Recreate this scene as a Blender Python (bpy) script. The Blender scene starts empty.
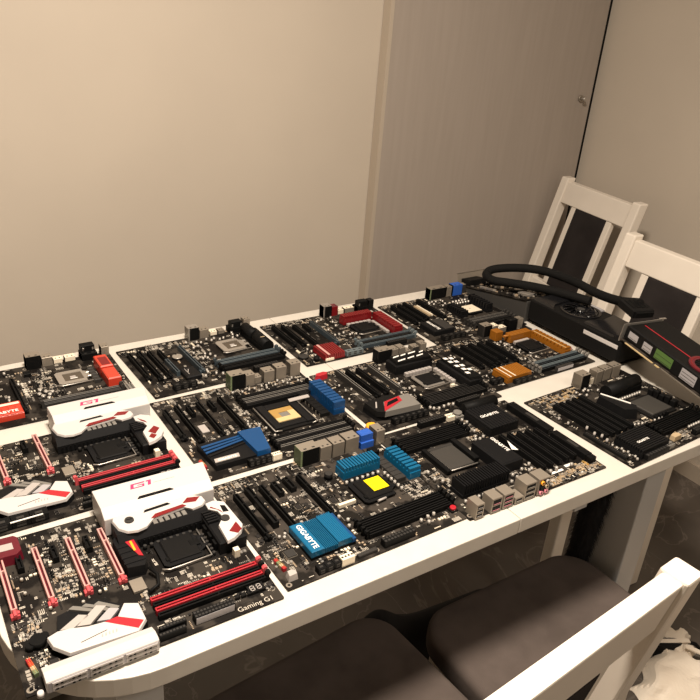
import bpy, math, random
from math import sin, cos, pi, radians
from mathutils import Vector, Matrix
random.seed(7)
SC = bpy.context.scene
COL = SC.collection
TZ = 0.75                       # table top height (m)

# ------------------------------------------------------------------ materials
MATS = {}
def mat(name, col, rough=0.5, metal=0.0, spec=0.5, emit=None):
    if name in MATS: return MATS[name]
    m = bpy.data.materials.new(name); m.use_nodes = True
    b = m.node_tree.nodes['Principled BSDF']
    b.inputs['Base Color'].default_value = (*col, 1)
    b.inputs['Roughness'].default_value = rough
    b.inputs['Metallic'].default_value = metal
    b.inputs['Specular IOR Level'].default_value = spec
    MATS[name] = m
    return m
def noise_mat(name, c1, c2, scale=20, rough=0.5, metal=0, stretch=(1,1,1), detail=4, bump=0.0, lo=.35, hi=.65, bscale=None, spec=.5):
    m = mat(name, c1, rough, metal, spec); t = m.node_tree; N = t.nodes; L = t.links
    b = N['Principled BSDF']
    tc = N.new('ShaderNodeTexCoord'); mp = N.new('ShaderNodeMapping'); mp.inputs['Scale'].default_value = stretch
    nz = N.new('ShaderNodeTexNoise'); nz.inputs['Scale'].default_value = scale; nz.inputs['Detail'].default_value = detail
    rp = N.new('ShaderNodeValToRGB'); rp.color_ramp.elements[0].position = lo; rp.color_ramp.elements[1].position = hi
    rp.color_ramp.elements[0].color = (*c1, 1); rp.color_ramp.elements[1].color = (*c2, 1)
    L.new(tc.outputs['Object'], mp.inputs['Vector']); L.new(mp.outputs[0], nz.inputs['Vector'])
    L.new(nz.outputs['Fac'], rp.inputs['Fac']); L.new(rp.outputs['Color'], b.inputs['Base Color'])
    if bump:
        n2 = nz
        if bscale:
            n2 = N.new('ShaderNodeTexNoise'); n2.inputs['Scale'].default_value = bscale; n2.inputs['Detail'].default_value = 3
            L.new(mp.outputs[0], n2.inputs['Vector'])
        bp = N.new('ShaderNodeBump'); bp.inputs['Strength'].default_value = bump; bp.inputs['Distance'].default_value = .002
        L.new(n2.outputs['Fac'], bp.inputs['Height']); L.new(bp.outputs[0], b.inputs['Normal'])
    return m

def pcb_mat(name, dark, light):
    m = mat(name, dark, .55, 0, .09); t = m.node_tree; N = t.nodes; L = t.links; b = N['Principled BSDF']
    tc = N.new('ShaderNodeTexCoord')
    v1 = N.new('ShaderNodeTexVoronoi'); v1.feature = 'F1'
    v1.inputs['Scale'].default_value = 420
    v2 = N.new('ShaderNodeTexBrick'); v2.inputs['Scale'].default_value = 230; v2.inputs['Mortar Size'].default_value = .16; v2.inputs['Brick Width'].default_value = 2.2
    v2.inputs['Color1'].default_value = (0,0,0,1); v2.inputs['Color2'].default_value = (0.2,.2,.2,1); v2.inputs['Mortar'].default_value = (1,1,1,1)
    nz = N.new('ShaderNodeTexNoise'); nz.inputs['Scale'].default_value = 28; nz.inputs['Detail'].default_value = 3
    r1 = N.new('ShaderNodeValToRGB'); r1.color_ramp.elements[0].position = .10; r1.color_ramp.elements[0].color = (1,1,1,1)
    r1.color_ramp.elements[1].position = .16; r1.color_ramp.elements[1].color = (0,0,0,1)
    r2 = N.new('ShaderNodeValToRGB'); r2.color_ramp.elements[0].position = .48; r2.color_ramp.elements[1].position = .56
    mx = N.new('ShaderNodeMath'); mx.operation = 'MULTIPLY'
    ad = N.new('ShaderNodeMath'); ad.operation = 'MAXIMUM'
    mc = N.new('ShaderNodeMixRGB'); mc.inputs[1].default_value = (*dark, 1); mc.inputs[2].default_value = (*light, 1)
    for x in (v1, v2, nz): L.new(tc.outputs['Object'], x.inputs['Vector'])
    L.new(v1.outputs['Distance'], r1.inputs['Fac']); L.new(nz.outputs['Fac'], r2.inputs['Fac'])
    L.new(v2.outputs['Color'], mx.inputs[0]); L.new(r2.outputs['Color'], mx.inputs[1])
    L.new(mx.outputs[0], ad.inputs[0]); L.new(r1.outputs['Color'], ad.inputs[1])
    L.new(ad.outputs[0], mc.inputs[0]); L.new(mc.outputs[0], b.inputs['Base Color'])
    return m

M_PCB = pcb_mat('board_black', (.008,.0068,.006), (.034,.029,.024))
M_PCBG = pcb_mat('board_charcoal', (.011,.0095,.008), (.044,.037,.031))
M_BLK = mat('black_plastic', (.005,.005,.005), .55, 0, .09)
M_BLK2 = mat('soft_black_plastic', (.0075,.0072,.007), .55, 0, .09)
M_BLKM = mat('black_anodised_metal', (.007,.007,.0075), .5, 0, .12)
M_DGREY = mat('dark_grey_plastic', (.030,.028,.026), .5, 0, .2)
M_GREY = mat('grey_plastic', (.16,.15,.135), .45)
M_BGREY = mat('blue_grey_plastic', (.10,.125,.135), .4)
M_BGREYD = mat('dark_blue_grey_plastic', (.035,.048,.058), .4)
M_RED = mat('red_plastic', (.36,.013,.022), .4)
M_PINK = mat('pinkish_metal', (.60,.34,.31), .42, .2)
M_ROSE = mat('rose_red_plastic', (.55,.075,.085), .4)
M_DKRED = mat('wine_red', (.10,.006,.014), .35)
M_REDHS = mat('red_metal', (.19,.008,.010), .38, .2)
M_REDO = mat('orange_red_metal', (.52,.045,.022), .4, .05)
M_WHITE = mat('white_shell', (.50,.475,.46), .45, 0, .3)
M_LILAC = mat('pale_grey_shell', (.34,.325,.335), .45)
M_LGREY = mat('light_grey_print', (.36,.33,.31), .5)
M_CREAM = mat('cream_plastic', (.74,.66,.52), .45)
M_SILV = mat('silver_metal', (.48,.45,.41), .38, .75)
M_TAN = mat('brushed_tin', (.30,.262,.215), .42, .5)
M_GOLD = mat('gold_contacts', (.72,.46,.15), .38, .7)
M_GOLDL = mat('pale_gold_contacts', (.86,.66,.34), .38, .5)
M_BRASS = mat('tan_components', (.42,.32,.20), .5)
M_BLUE = mat('blue_metal', (.004,.055,.175), .38, .2)
M_CYAN = mat('teal_blue_metal', (.004,.115,.24), .38, .2)
M_BLUEP = mat('blue_plastic', (.02,.09,.40), .4)
M_ORNG = mat('amber_metal', (.28,.10,.008), .4, .15)
M_ORNP = mat('orange_plastic', (.85,.36,.02), .4)
M_PINKP = mat('pink_plastic', (.75,.25,.32), .4)
M_GRN = mat('green_plastic', (.15,.19,.10), .45)
M_GRNS = mat('green_sticker', (.075,.15,.035), .5)
M_YEL = mat('yellow_sticker', (.90,.68,.0), .5)
M_SILK = mat('silkscreen_print', (.58,.53,.45), .6)
M_WPRINT = mat('white_print', (.80,.78,.74), .5)
M_MAG = mat('magenta_print', (.60,.03,.12), .45)
M_CAPT = mat('capacitor_top', (.52,.50,.46), .4, .4)
M_CHIP = mat('chip_epoxy', (.018,.016,.015), .5, 0, .2)
M_SOCK = mat('socket_pins', (.085,.068,.05), .5, .2)
M_IHS = mat('grey_lid', (.045,.042,.038), .45, .1, .3)
M_SMDT = mat('ceramic_tan', (.34,.26,.18), .5)
M_SMDG = mat('ceramic_grey', (.30,.27,.23), .5)
M_CHAIR = noise_mat('white_lacquer', (.70,.64,.56), (.74,.68,.60), 9, .35)
M_FAB = noise_mat('taupe_fabric', (.070,.056,.049), (.095,.076,.067), 14, .95, bump=.25, bscale=900, spec=.15)
M_FABD = noise_mat('shaded_fabric', (.018,.015,.0145), (.026,.022,.021), 14, .95, bump=.25, bscale=900, spec=.15)  # same upholstery as the seats, darkened to paint the back pads' shade
M_TABLE = noise_mat('white_table_laminate', (.545,.51,.455), (.57,.535,.48), 30, .38)
M_LEG = noise_mat('leg_laminate', (.43,.43,.425), (.46,.46,.455), 8, .35)
M_WALL = noise_mat('painted_plaster', (.485,.428,.358), (.515,.455,.380), 2.2, .75, bump=.04, bscale=120, spec=.2)
M_CEIL = mat('ceiling_paint', (.80,.77,.72), .8)
M_DOOR = noise_mat('taupe_wood_grain', (.325,.283,.245), (.345,.30,.262), 55, .6, stretch=(1,1,.06), bump=.08, spec=.3)
M_TRIM = mat('beige_trim', (.42,.36,.29), .5)
M_CARD = noise_mat('cardboard', (.34,.25,.17), (.39,.29,.20), 40, .8)
M_PAPER = noise_mat('crumpled_paper', (.66,.58,.48), (.74,.67,.57), 12, .7)
M_FUR = mat('black_fur', (.008,.0075,.008), .7, 0, .2)
M_FURT = mat('grey_fur', (.07,.065,.06), .7, 0, .2)
M_HOSE = noise_mat('braided_sleeve', (.004,.004,.004), (.008,.0075,.007), 900, .8, bump=.4, spec=.12)
M_GSHR = mat('dark_grey_shroud', (.045,.043,.04), .5, 0, .25)
M_GLOSS = mat('glossy_black', (.008,.008,.009), .16)

def floor_mat():
    m = mat('dark_marble_tile', (.05,.045,.04), .35); t = m.node_tree; N = t.nodes; L = t.links; b = N['Principled BSDF']
    tc = N.new('ShaderNodeTexCoord')
    n1 = N.new('ShaderNodeTexNoise'); n1.inputs['Scale'].default_value = 2.2; n1.inputs['Detail'].default_value = 8; n1.inputs['Distortion'].default_value = 1.4
    r1 = N.new('ShaderNodeValToRGB'); r1.color_ramp.elements[0].position = .3; r1.color_ramp.elements[1].position = .75
    r1.color_ramp.elements[0].color = (.056,.047,.040,1); r1.color_ramp.elements[1].color = (.112,.094,.079,1)
    n2 = N.new('ShaderNodeTexNoise'); n2.inputs['Scale'].default_value = 3.3; n2.inputs['Detail'].default_value = 6; n2.inputs['Distortion'].default_value = 2.2
    r2 = N.new('ShaderNodeValToRGB'); e = r2.color_ramp.elements
    e[0].position = .485; e[0].color = (0,0,0,1); e[1].position = .515; e[1].color = (0,0,0,1)
    x = e.new(.5); x.color = (1,1,1,1)
    mx = N.new('ShaderNodeMixRGB'); mx.inputs[2].default_value = (.21,.18,.155,1)
    sc = N.new('ShaderNodeMath'); sc.operation = 'MULTIPLY'; sc.inputs[1].default_value = .5
    br = N.new('ShaderNodeTexBrick'); br.offset = 0; br.inputs['Scale'].default_value = 1.0
    br.inputs['Brick Width'].default_value = .6; br.inputs['Row Height'].default_value = .6
    br.inputs['Mortar Size'].default_value = .003
    br.inputs['Color1'].default_value = (0,0,0,1); br.inputs['Color2'].default_value = (0,0,0,1); br.inputs['Mortar'].default_value = (1,1,1,1)
    m2 = N.new('ShaderNodeMixRGB'); m2.inputs[2].default_value = (.10,.088,.076,1)
    for q in (n1, n2, br): L.new(tc.outputs['Object'], q.inputs['Vector'])
    L.new(n1.outputs['Fac'], r1.inputs['Fac']); L.new(n2.outputs['Fac'], r2.inputs['Fac'])
    L.new(r2.outputs['Color'], sc.inputs[0]); L.new(sc.outputs[0], mx.inputs[0]); L.new(r1.outputs['Color'], mx.inputs[1])
    L.new(mx.outputs[0], m2.inputs[1]); L.new(br.outputs['Color'], m2.inputs[0]); L.new(m2.outputs[0], b.inputs['Base Color'])
    return m
M_FLOOR = floor_mat()

# ------------------------------------------------------------------ mesh builder
class MB:
    def __init__(s, scale=.001): s.v = []; s.f = []; s.mi = []; s.ms = []; s.k = scale; s.sm = []
    def _m(s, m):
        if m not in s.ms: s.ms.append(m)
        return s.ms.index(m)
    def poly(s, pts, faces, m, smooth=False):
        o = len(s.v); s.v += [tuple(p) for p in pts]; i = s._m(m)
        for f in faces: s.f.append([o + k for k in f]); s.mi.append(i); s.sm.append(smooth)
        return s
    def box(s, x0, y0, z0, x1, y1, z1, m, top=None, c=0.0):
        """box; c = chamfer inset of the top edge; top = other material for the top"""
        if x0 > x1: x0, x1 = x1, x0
        if y0 > y1: y0, y1 = y1, y0
        if c:
            zc = z1 - c
            p = [(x0,y0,z0),(x1,y0,z0),(x1,y1,z0),(x0,y1,z0),(x0,y0,zc),(x1,y0,zc),(x1,y1,zc),(x0,y1,zc),
                 (x0+c,y0+c,z1),(x1-c,y0+c,z1),(x1-c,y1-c,z1),(x0+c,y1-c,z1)]
            s.poly(p, [(3,2,1,0),(0,1,5,4),(1,2,6,5),(2,3,7,6),(3,0,4,7),(4,5,9,8),(5,6,10,9),(6,7,11,10),(7,4,8,11)], m)
            o = len(s.v) - 12; s.f.append([o+8,o+9,o+10,o+11]); s.mi.append(s._m(top or m)); s.sm.append(False)
        else:
            p = [(x0,y0,z0),(x1,y0,z0),(x1,y1,z0),(x0,y1,z0),(x0,y0,z1),(x1,y0,z1),(x1,y1,z1),(x0,y1,z1)]
            s.poly(p, [(3,2,1,0),(0,1,5,4),(1,2,6,5),(2,3,7,6),(3,0,4,7)], m)
            o = len(s.v) - 8; s.f.append([o+4,o+5,o+6,o+7]); s.mi.append(s._m(top or m)); s.sm.append(False)
        return s
    def prism(s, pts, z0, z1, m, top=None, ins=0.0):
        """polygon in plan, extruded; ins shrinks the top towards the centroid by a length"""
        a = sum(pts[i][0]*pts[(i+1)%len(pts)][1]-pts[(i+1)%len(pts)][0]*pts[i][1] for i in range(len(pts)))
        if a < 0: pts = pts[::-1]
        n = len(pts); cx = sum(p[0] for p in pts)/n; cy = sum(p[1] for p in pts)/n
        up = []
        for x, y in pts:
            d = math.hypot(x-cx, y-cy) or 1; k = max(0, 1-ins/d); up.append((cx+(x-cx)*k, cy+(y-cy)*k, z1))
        P = [(x,y,z0) for x,y in pts] + up
        s.poly(P, [tuple(range(n-1,-1,-1))] + [(i,(i+1)%n,n+(i+1)%n,n+i) for i in range(n)], m)
        o = len(s.v) - 2*n; s.f.append([o+n+i for i in range(n)]); s.mi.append(s._m(top or m)); s.sm.append(False)
        return s
    def profile(s, prof, x0, x1, m, axis='x'):
        """closed (a,z) profile extruded along an axis"""
        n = len(prof)
        f = (lambda t,a,z:(t,a,z)) if axis == 'x' else (lambda t,a,z:(a,t,z))
        P = [f(x0,a,z) for a,z in prof] + [f(x1,a,z) for a,z in prof]
        s.poly(P, [tuple(range(n)), tuple(range(2*n-1,n-1,-1))] + [(i,n+i,n+(i+1)%n,(i+1)%n) for i in range(n)], m)
        return s
    def cyl(s, x, y, z0, z1, r, m, top=None, n=16, r1=None):
        r1 = r if r1 is None else r1
        P = [(x+r*cos(2*pi*i/n), y+r*sin(2*pi*i/n), z0) for i in range(n)] + [(x+r1*cos(2*pi*i/n), y+r1*sin(2*pi*i/n), z1) for i in range(n)]
        s.poly(P, [(i,(i+1)%n,n+(i+1)%n,n+i) for i in range(n)], m, True)
        o = len(s.v)-2*n
        s.f.append([o+n-1-i for i in range(n)]); s.mi.append(s._m(m)); s.sm.append(False)
        s.f.append([o+n+i for i in range(n)]); s.mi.append(s._m(top or m)); s.sm.append(False)
        return s
    def ring(s, x, y, z0, z1, r0, r1, m, n=24):
        P = []
        for r, z in ((r0,z0),(r1,z0),(r1,z1),(r0,z1)): P += [(x+r*cos(2*pi*i/n), y+r*sin(2*pi*i/n), z) for i in range(n)]
        F = []
        for k in range(4):
            for i in range(n): F.append((k*n+i, k*n+(i+1)%n, ((k+1)%4)*n+(i+1)%n, ((k+1)%4)*n+i))
        s.poly(P, F, m); return s
    def hcyl(s, p, q, r, m, n=12, ends=True, r1=None):
        p = Vector(p); q = Vector(q); return s.tube([p, q], [r, r if r1 is None else r1], m, n)
    def tube(s, pts, r, m, n=12):
        pts = [Vector(p) for p in pts]; k = len(pts)
        rs = r if isinstance(r, (list, tuple)) else [r]*k
        up = Vector((0,0,1)); P = []
        for i in range(k):
            t = (pts[min(i+1,k-1)] - pts[max(i-1,0)]).normalized()
            a = t.cross(up)
            if a.length < 1e-3: a = t.cross(Vector((1,0,0)))
            a.normalize(); b = a.cross(t)
            P += [pts[i] + (a*cos(2*pi*j/n) + b*sin(2*pi*j/n))*rs[i] for j in range(n)]
        F = [(i*n+j, i*n+(j+1)%n, (i+1)*n+(j+1)%n, (i+1)*n+j) for i in range(k-1) for j in range(n)]
        s.poly(P, F, m, True)
        o = len(s.v)-k*n; i = s._m(m)
        s.f.append([o+n-1-j for j in range(n)]); s.f.append([o+(k-1)*n+j for j in range(n)]); s.mi += [i,i]; s.sm += [False,False]
        return s
    def bar(s, p, q, w, d, m, up=(0,0,1)):
        """square bar from p to q; w across, d along up-ish"""
        p = Vector(p); q = Vector(q); t = (q-p).normalized(); a = t.cross(Vector(up)).normalized(); b = a.cross(t)
        P = []
        for c in (p, q): P += [c+a*w/2*sx+b*d/2*sy for sx, sy in ((-1,-1),(1,-1),(1,1),(-1,1))]
        s.poly(P, [(0,1,2,3),(7,6,5,4),(0,4,5,1),(1,5,6,2),(2,6,7,3),(3,7,4,0)], m); return s
    def mesh(s, name):
        me = bpy.data.meshes.new(name); k = s.k
        me.from_pydata([(x*k,y*k,z*k) for x,y,z in s.v], [], s.f)
        for m in s.ms: me.materials.append(m)
        me.polygons.foreach_set('material_index', s.mi); me.polygons.foreach_set('use_smooth', s.sm)
        me.update(); return me
    def build(s, name, parent=None, loc=(0,0,0), rot=0, bevel=0, seg=2, fixn=False):
        me = s.mesh(name)
        if fixn:
            import bmesh
            bm = bmesh.new(); bm.from_mesh(me); bmesh.ops.recalc_face_normals(bm, faces=bm.faces); bm.to_mesh(me); bm.free()
        return link(name, me, parent, loc, rot, bevel, seg)
def link(name, me, parent=None, loc=(0,0,0), rot=0, bevel=0, seg=2):
    o = bpy.data.objects.new(name, me); COL.objects.link(o); o.parent = parent; o.location = loc
    o.rotation_euler = (0,0,rot) if not isinstance(rot, (tuple, list)) else rot
    if bevel:
        b = o.modifiers.new('bevel', 'BEVEL'); b.width = bevel; b.segments = seg; b.limit_method = 'ANGLE'; b.angle_limit = radians(40)
    return o
def empty(name, loc=(0,0,0), rot=0):
    o = bpy.data.objects.new(name, None); COL.objects.link(o); o.location = loc; o.rotation_euler = (0,0,rot); o.empty_display_size = .05
    return o
def tag(o, label, cat, group=None, kind=None):
    o['label'] = label; o['category'] = cat
    if group: o['group'] = group
    if kind: o['kind'] = kind
    return o
def structure(o): o['kind'] = 'structure'; return o

_TXT = {}
def text_mesh(s, size, m, extrude=.0002, shear=0, space=1.0, offset=0):
    key = (s, size, m.name, shear, space, offset)
    if key in _TXT: return _TXT[key]
    c = bpy.data.curves.new('lettering', 'FONT'); c.body = s; c.size = size; c.extrude = extrude; c.shear = shear; c.space_character = space; c.offset = offset
    c.align_x = 'LEFT'; c.resolution_u = 3
    o = bpy.data.objects.new('lettering', c); COL.objects.link(o)
    bpy.context.view_layer.update()
    me = bpy.data.meshes.new_from_object(o.evaluated_get(bpy.context.evaluated_depsgraph_get()))
    bpy.data.objects.remove(o); bpy.data.curves.remove(c)
    me.materials.clear(); me.materials.append(m)
    _TXT[key] = me; return me
def text_fit(s, width, m, **k):
    """mesh whose width is scaled to `width` metres"""
    me = text_mesh(s, 0.01, m, **k)
    w = max(v.co.x for v in me.vertices) - min(v.co.x for v in me.vertices)
    return me, width / w

# ------------------------------------------------------------------ the motherboard kit (millimetres)
T = 3.0                          # top of the circuit board above the table
_C = {}
def cached(key, fn):
    if key not in _C: _C[key] = fn()
    return _C[key]

class Board:
    def __init__(s, x, y, rot, W, D, label, pcb=None, seed=1):
        s.root = empty('motherboard', (x, y, TZ), rot); s.W = W; s.D = D; s.rng = random.Random(seed)
        tag(s.root, label, 'motherboard', 'motherboards laid out on the white table')
        s.occ = []; s.n = {}
        pcb = pcb or M_PCB
        b = MB(); b.prism([(1,0),(W-1,0),(W,1),(W,D-1),(W-1,D),(1,D),(0,D-1),(0,1)], T-1.6, T, pcb)
        for hx, hy in ((6,8),(6,D-12),(W/2-8,8),(W/2-8,D-12),(W-7,21),(W-30,D-12)):
            b.cyl(hx, hy, T-.2, T+.12, 4.2, M_TAN, n=14); b.cyl(hx, hy, T, T+.2, 2.0, M_BLK, n=10)
        for i in range(10):
            for j in range(6): b.cyl(10+(W-20)*i/9, 10+(D-20)*j/5, 0, T-1.6, .8, M_TAN, n=6)
        s.pcb = b.build('circuit_board', s.root)
    def add(s, mb, name, u=0, v=0, z=T, rot=0, parent=None, bevel=0):
        me = mb if isinstance(mb, bpy.types.Mesh) else mb.mesh(name)
        k = .001
        return link(name, me, parent or s.root, (u*k, v*k, z*k), rot, bevel)
    def o(s, u0, v0, u1, v1): s.occ.append((min(u0,u1)-.5, min(v0,v1)-.5, max(u0,u1)+.5, max(v0,v1)+.5))
    # --- slots
    def slot(s, u, v0, v1, body=None, rail=None, h=11, w=7.4, latch=True, latchm=None, inner=None):
        body = body or M_BLK; rail = rail or body; L = v1-v0
        def mk():
            b = MB(); r = 2.3
            b.box(-w/2,0,0,-w/2+r,L,h,body,rail,.5); b.box(w/2-r,0,0,w/2,L,h,body,rail,.5)
            b.box(-w/2+r,1.5,0,w/2-r,L-1.5,h-5,inner or M_BLK2)
            b.box(-w/2+r,0,0,w/2-r,1.5,h-.6,body); b.box(-w/2+r,L-1.5,0,w/2-r,L,h-.6,body)
            b.box(-w/2+r,L*.72,h-5,w/2-r,L*.72+2,h-.8,body)
            return b.mesh('expansion_slot')
        o = s.add(cached(('slot',L,body.name,rail.name,h,w,inner and inner.name), mk), 'expansion_slot', u, v0)
        if latch:
            lm = latchm or body
            def ml():
                b = MB(); b.box(-5.2,-7,0,5.2,-.2,6,lm,c=1); b.box(-2,-9,5,2,0,10,lm,c=.8); b.box(2.2,-6,6,5.2,-2,9,lm,c=.6)
                return b.mesh('slot_latch')
            s.add(cached(('latch',lm.name), ml), 'slot_latch', 0, 0, 0, parent=o)
        s.o(u-w/2, v0-7, u+w/2, v1); return o
    def dimm(s, u0, u1, v, body=None, rail=None, h=8.5, w=6.6, latchm=None, both=True):
        body = body or M_BLK; rail = rail or body; L = u1-u0; lm = latchm or body
        def mk():
            b = MB(); r = 2.1
            b.box(0,-w/2,0,L,-w/2+r,h,body,rail,.5); b.box(0,w/2-r,0,L,w/2,h,body,rail,.5)
            b.box(1.5,-w/2+r,0,L-1.5,w/2-r,h-5,M_BLK2); b.box(0,-w/2+r,0,1.5,w/2-r,h-1,body); b.box(L-1.5,-w/2+r,0,L,w/2-r,h-1,body)
            b.box(L*.54,-w/2+r,h-5,L*.54+2,w/2-r,h-1,body)
            return b.mesh('memory_slot')
        o = s.add(cached(('dimm',L,body.name,rail.name,h,w), mk), 'memory_slot', u0, v)
        def ml():
            b = MB(); b.profile([(0,0),(0,13),(2,15.5),(6,15.5),(7,12),(4.5,9),(4.5,0)], -2.6, 2.6, lm, axis='y'); return b.mesh('memory_latch')
        me = cached(('dlatch',lm.name), ml)
        s.add(me, 'memory_latch', L+.2, 0, 0, parent=o)
        if both: s.add(me, 'memory_latch', -.2, 0, 0, rot=pi, parent=o)
        s.o(u0-6, v-w/2, u1+6, v+w/2); return o
    # --- CPU socket
    def socket(s, u, v, w=50, d=46, frame=None, cover='black', lever=True):
        frame = frame or M_SILV
        b = MB(); b.box(-w/2,-d/2,0,w/2,d/2,4,M_BLK2,c=.8)
        o = s.add(b, 'processor_socket', u, v)
        f = MB(); a, c2 = w/2+4, d/2+3; i, j = w/2-8, d/2-7
        f.prism([(-a,-c2+5),(-a+5,-c2),(a-8,-c2),(a-8,-j),(-a,-j)], 3.6, 5.6, frame)
        f.prism([(-a,j),(a-8,j),(a-8,c2),(-a+5,c2),(-a,c2-5)], 3.6, 5.6, frame)
        f.box(-a,-j,3.6,-i,j,5.6,frame); f.prism([(i,-j),(a-8,-j),(a,-j+5),(a,j-5),(a-8,j),(i,j)], 3.6, 5.6, frame)
        for yy in (-j*.5, j*.5): f.box(a-4,yy-3,3,a+5,yy+3,6.5,frame,c=.8)
        s.add(f, 'socket_frame', 0, 0, 0, parent=o)
        if lever:
            l = MB(); l.tube([(a+3,c2-2,5),(a+2,-c2-3,5),(-a+4,-c2-4.5,5),(-a-5,-c2-1,6)], 1.1, M_SILV, 8)
            s.add(l, 'socket_lever', 0, 0, 0, parent=o)
        if cover == 'black':
            k = MB(); k.box(-i-4,-j-4,4,i+3,j+4,8.5,M_BLK2,c=1.4); k.box(i-6,-6,4,i+8,6,9,M_BLK,c=1); k.box(-i-7,-j,4,-i-4,-j+6,7.5,M_BLK)
            s.add(k, 'socket_cover', 0, 0, 0, parent=o)
        elif cover == 'open':
            k = MB(); k.box(-i,-j,4,i,j,4.6,M_SOCK); k.box(-5,-3.5,4.6,5,3.5,5,M_LGREY); k.box(-6,-7,4.5,7,-5,5,M_WPRINT)
            s.add(k, 'contact_field', 0, 0, 0, parent=o)
        s.o(u-w/2-5, v-d/2-6, u+w/2+6, v+d/2+4); return o
    # --- heatsinks
    def fins(s, u0, v0, u1, v1, h, n, axis, m, base=None, frac=.5, zb=.3, name='heatsink', label=None, top=None):
        b = MB(); W = u1-u0; D = v1-v0; hb = h*zb
        b.box(0,0,0,W,D,hb,base or m)
        for i in range(n):
            if axis == 'u': t = W*(i+.5)/n; q = W/n*frac/2; b.box(t-q,0,hb,t+q,D,h,m,top,.25)
            else: t = D*(i+.5)/n; q = D/n*frac/2; b.box(0,t-q,hb,W,t+q,h,m,top,.25)
        o = s.add(b, name, u0, v0); s.o(u0,v0,u1,v1)
        if label: o['label'] = label
        return o
    def block(s, u0, v0, u1, v1, h, m, name='heatsink', top=None, c=1.0, z=0, label=None, parent=None):
        b = MB(); b.box(0,0,z,u1-u0,v1-v0,h,m,top,c); s.o(u0,v0,u1,v1)
        o = s.add(b, name, u0, v0); 
        if label: o['label'] = label
        return o
    def plate(s, pts, z0, z1, m, name, parent=None, ins=1.0, top=None, bevel=0, label=None):
        b = MB(); b.prism(pts, z0, z1, m, top, ins); o = s.add(b, name, 0, 0, T if parent is None or parent == s.root else 0, parent=parent, bevel=bevel)
        if parent is None: s.o(min(p[0] for p in pts),min(p[1] for p in pts),max(p[0] for p in pts),max(p[1] for p in pts))
        if label: o['label'] = label
        return o
    def text(s, txt, u, v, width, m, z, rot=0, parent=None, shear=0, thick=.0003, name='lettering', height=None, bold=.00018):
        me, k = text_fit(txt, width*.001, m, shear=shear, offset=bold)
        o = link(name, me, parent or s.root, (u*.001, v*.001, z*.001), rot); o.scale = (k, k if not height else height/7.2, 1); return o
    # --- ports and connectors
    def port(s, u0, u1, h, depth=16, m=None, front=None, left=None, name='rear_port', out=3, low=None, holes=0, vback=None, top=None, facing=1, label=None):
        """rear port; facing=1: opening at +v (far edge); -1: opening at -v"""
        m = m or M_TAN; D = s.D if vback is None else vback; W = u1-u0
        b = MB()
        if facing == 1:
            y0, y1 = D+out-depth, D+out
            if left: b.box(0,0,0,3,depth,h,left,top=top or m); b.box(3,0,0,W,depth,h,front or m,top=top or m)
            else: b.box(0,0,0,W,depth,h,front or m,top=top or m,c=.4)
            b.box(0,1,0,.35,depth,h+.1,left or m); b.box(W-.35,1,0,W,depth,h+.1,m)
            for k in range(2): b.box(W*.2+k*W*.45,3,h,W*.35+k*W*.45,6,h+.25,M_DGREY)
            b.box(1.5,depth,2,W-1.5,depth+.2,h-1.5,M_BLK)
        else:
            y0, y1 = -out, -out+depth
            b.box(0,0,0,W,depth,h,m,top=top or m,c=.4)
            n = max(1, holes)
            for k in range(n):
                z0 = 2+(h-3)*k/n; z1 = 2+(h-3)*(k+1)/n-2
                b.box(2,-.25,z0,W-2,.3,z1,M_BLK); b.box(3,-.4,z0+1.2,W-3,0,z0+2.2,front or M_SILV)
        o = s.add(b, name, u0, y0); s.o(u0,y0,u1,y1)
        if label: o['label'] = label
        return o
    def conn(s, u0, v0, u1, v1, h, m, name='power_connector', cols=10, rows=2, front=None, label=None):
        b = MB(); W = u1-u0; D = v1-v0
        b.box(0,0,0,W,D,h,m,c=.4)
        for i in range(cols):
            for j in range(rows):
                x = W*(i+.5)/cols; y = D*(j+.5)/rows; q = min(W/cols, D/rows)*.32
                b.box(x-q,y-q,h-.1,x+q,y+q,h+.15,M_DGREY)
        if front: b.box(1,-.35,1,W-1,0,h-1.5,front)
        o = s.add(b, name, u0, v0); s.o(u0,v0,u1,v1)
        if label: o['label'] = label
        return o
    def sata(s, u0, v0, u1, v1, h, m, n):
        W = (u1-u0)/n
        def mk():
            b = MB(); D = v1-v0; b.box(.3,0,0,W-.3,D,h,m,c=.4); b.box(W*.25,-.3,h*.2,W*.75,.2,h*.45,M_DGREY); b.box(W*.25,-.3,h*.6,W*.75,.2,h*.85,M_DGREY); b.box(W*.3,D*.3,h,W*.7,D*.6,h+.2,M_DGREY)
            return b.mesh('sata_connector')
        me = cached(('sata',round(W,2),v1-v0,h,m.name), mk)
        for i in range(n): s.add(me, 'sata_connector', u0+i*W, v0)
        s.o(u0,v0,u1,v1)
    def caps(s, pts, r=3.2, h=8, body=None, top=None):
        body = body or M_SILV; top = top or M_CAPT; r = round(r*.85, 2)
        def mk():
            b = MB(); b.cyl(0,0,0,1,r*1.1,M_BLK,n=12); b.cyl(0,0,.8,h-.5,r,body,n=14); b.cyl(0,0,h-.5,h,r,body,top,n=14,r1=r*.86); return b.mesh('capacitor')
        me = cached(('cap',r,h,body.name,top.name), mk)
        for u, v in pts:
            s.add(me, 'capacitor', u, v); s.o(u-r,v-r,u+r,v+r)
    def chokes(s, pts, w=9, d=9, h=7, m=None):
        m = m or M_DGREY
        def mk():
            b = MB(); b.box(-w/2,-d/2,0,w/2,d/2,h,m,c=.7); b.box(-w/2-.4,-d*.15,0,-w/2,d*.15,h*.6,M_TAN); b.box(w/2,-d*.15,0,w/2+.4,d*.15,h*.6,M_TAN); return b.mesh('choke')
        me = cached(('choke',w,d,h,m.name), mk)
        for u, v in pts: s.add(me, 'choke', u, v); s.o(u-w/2,v-d/2,u+w/2,v+d/2)
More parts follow.
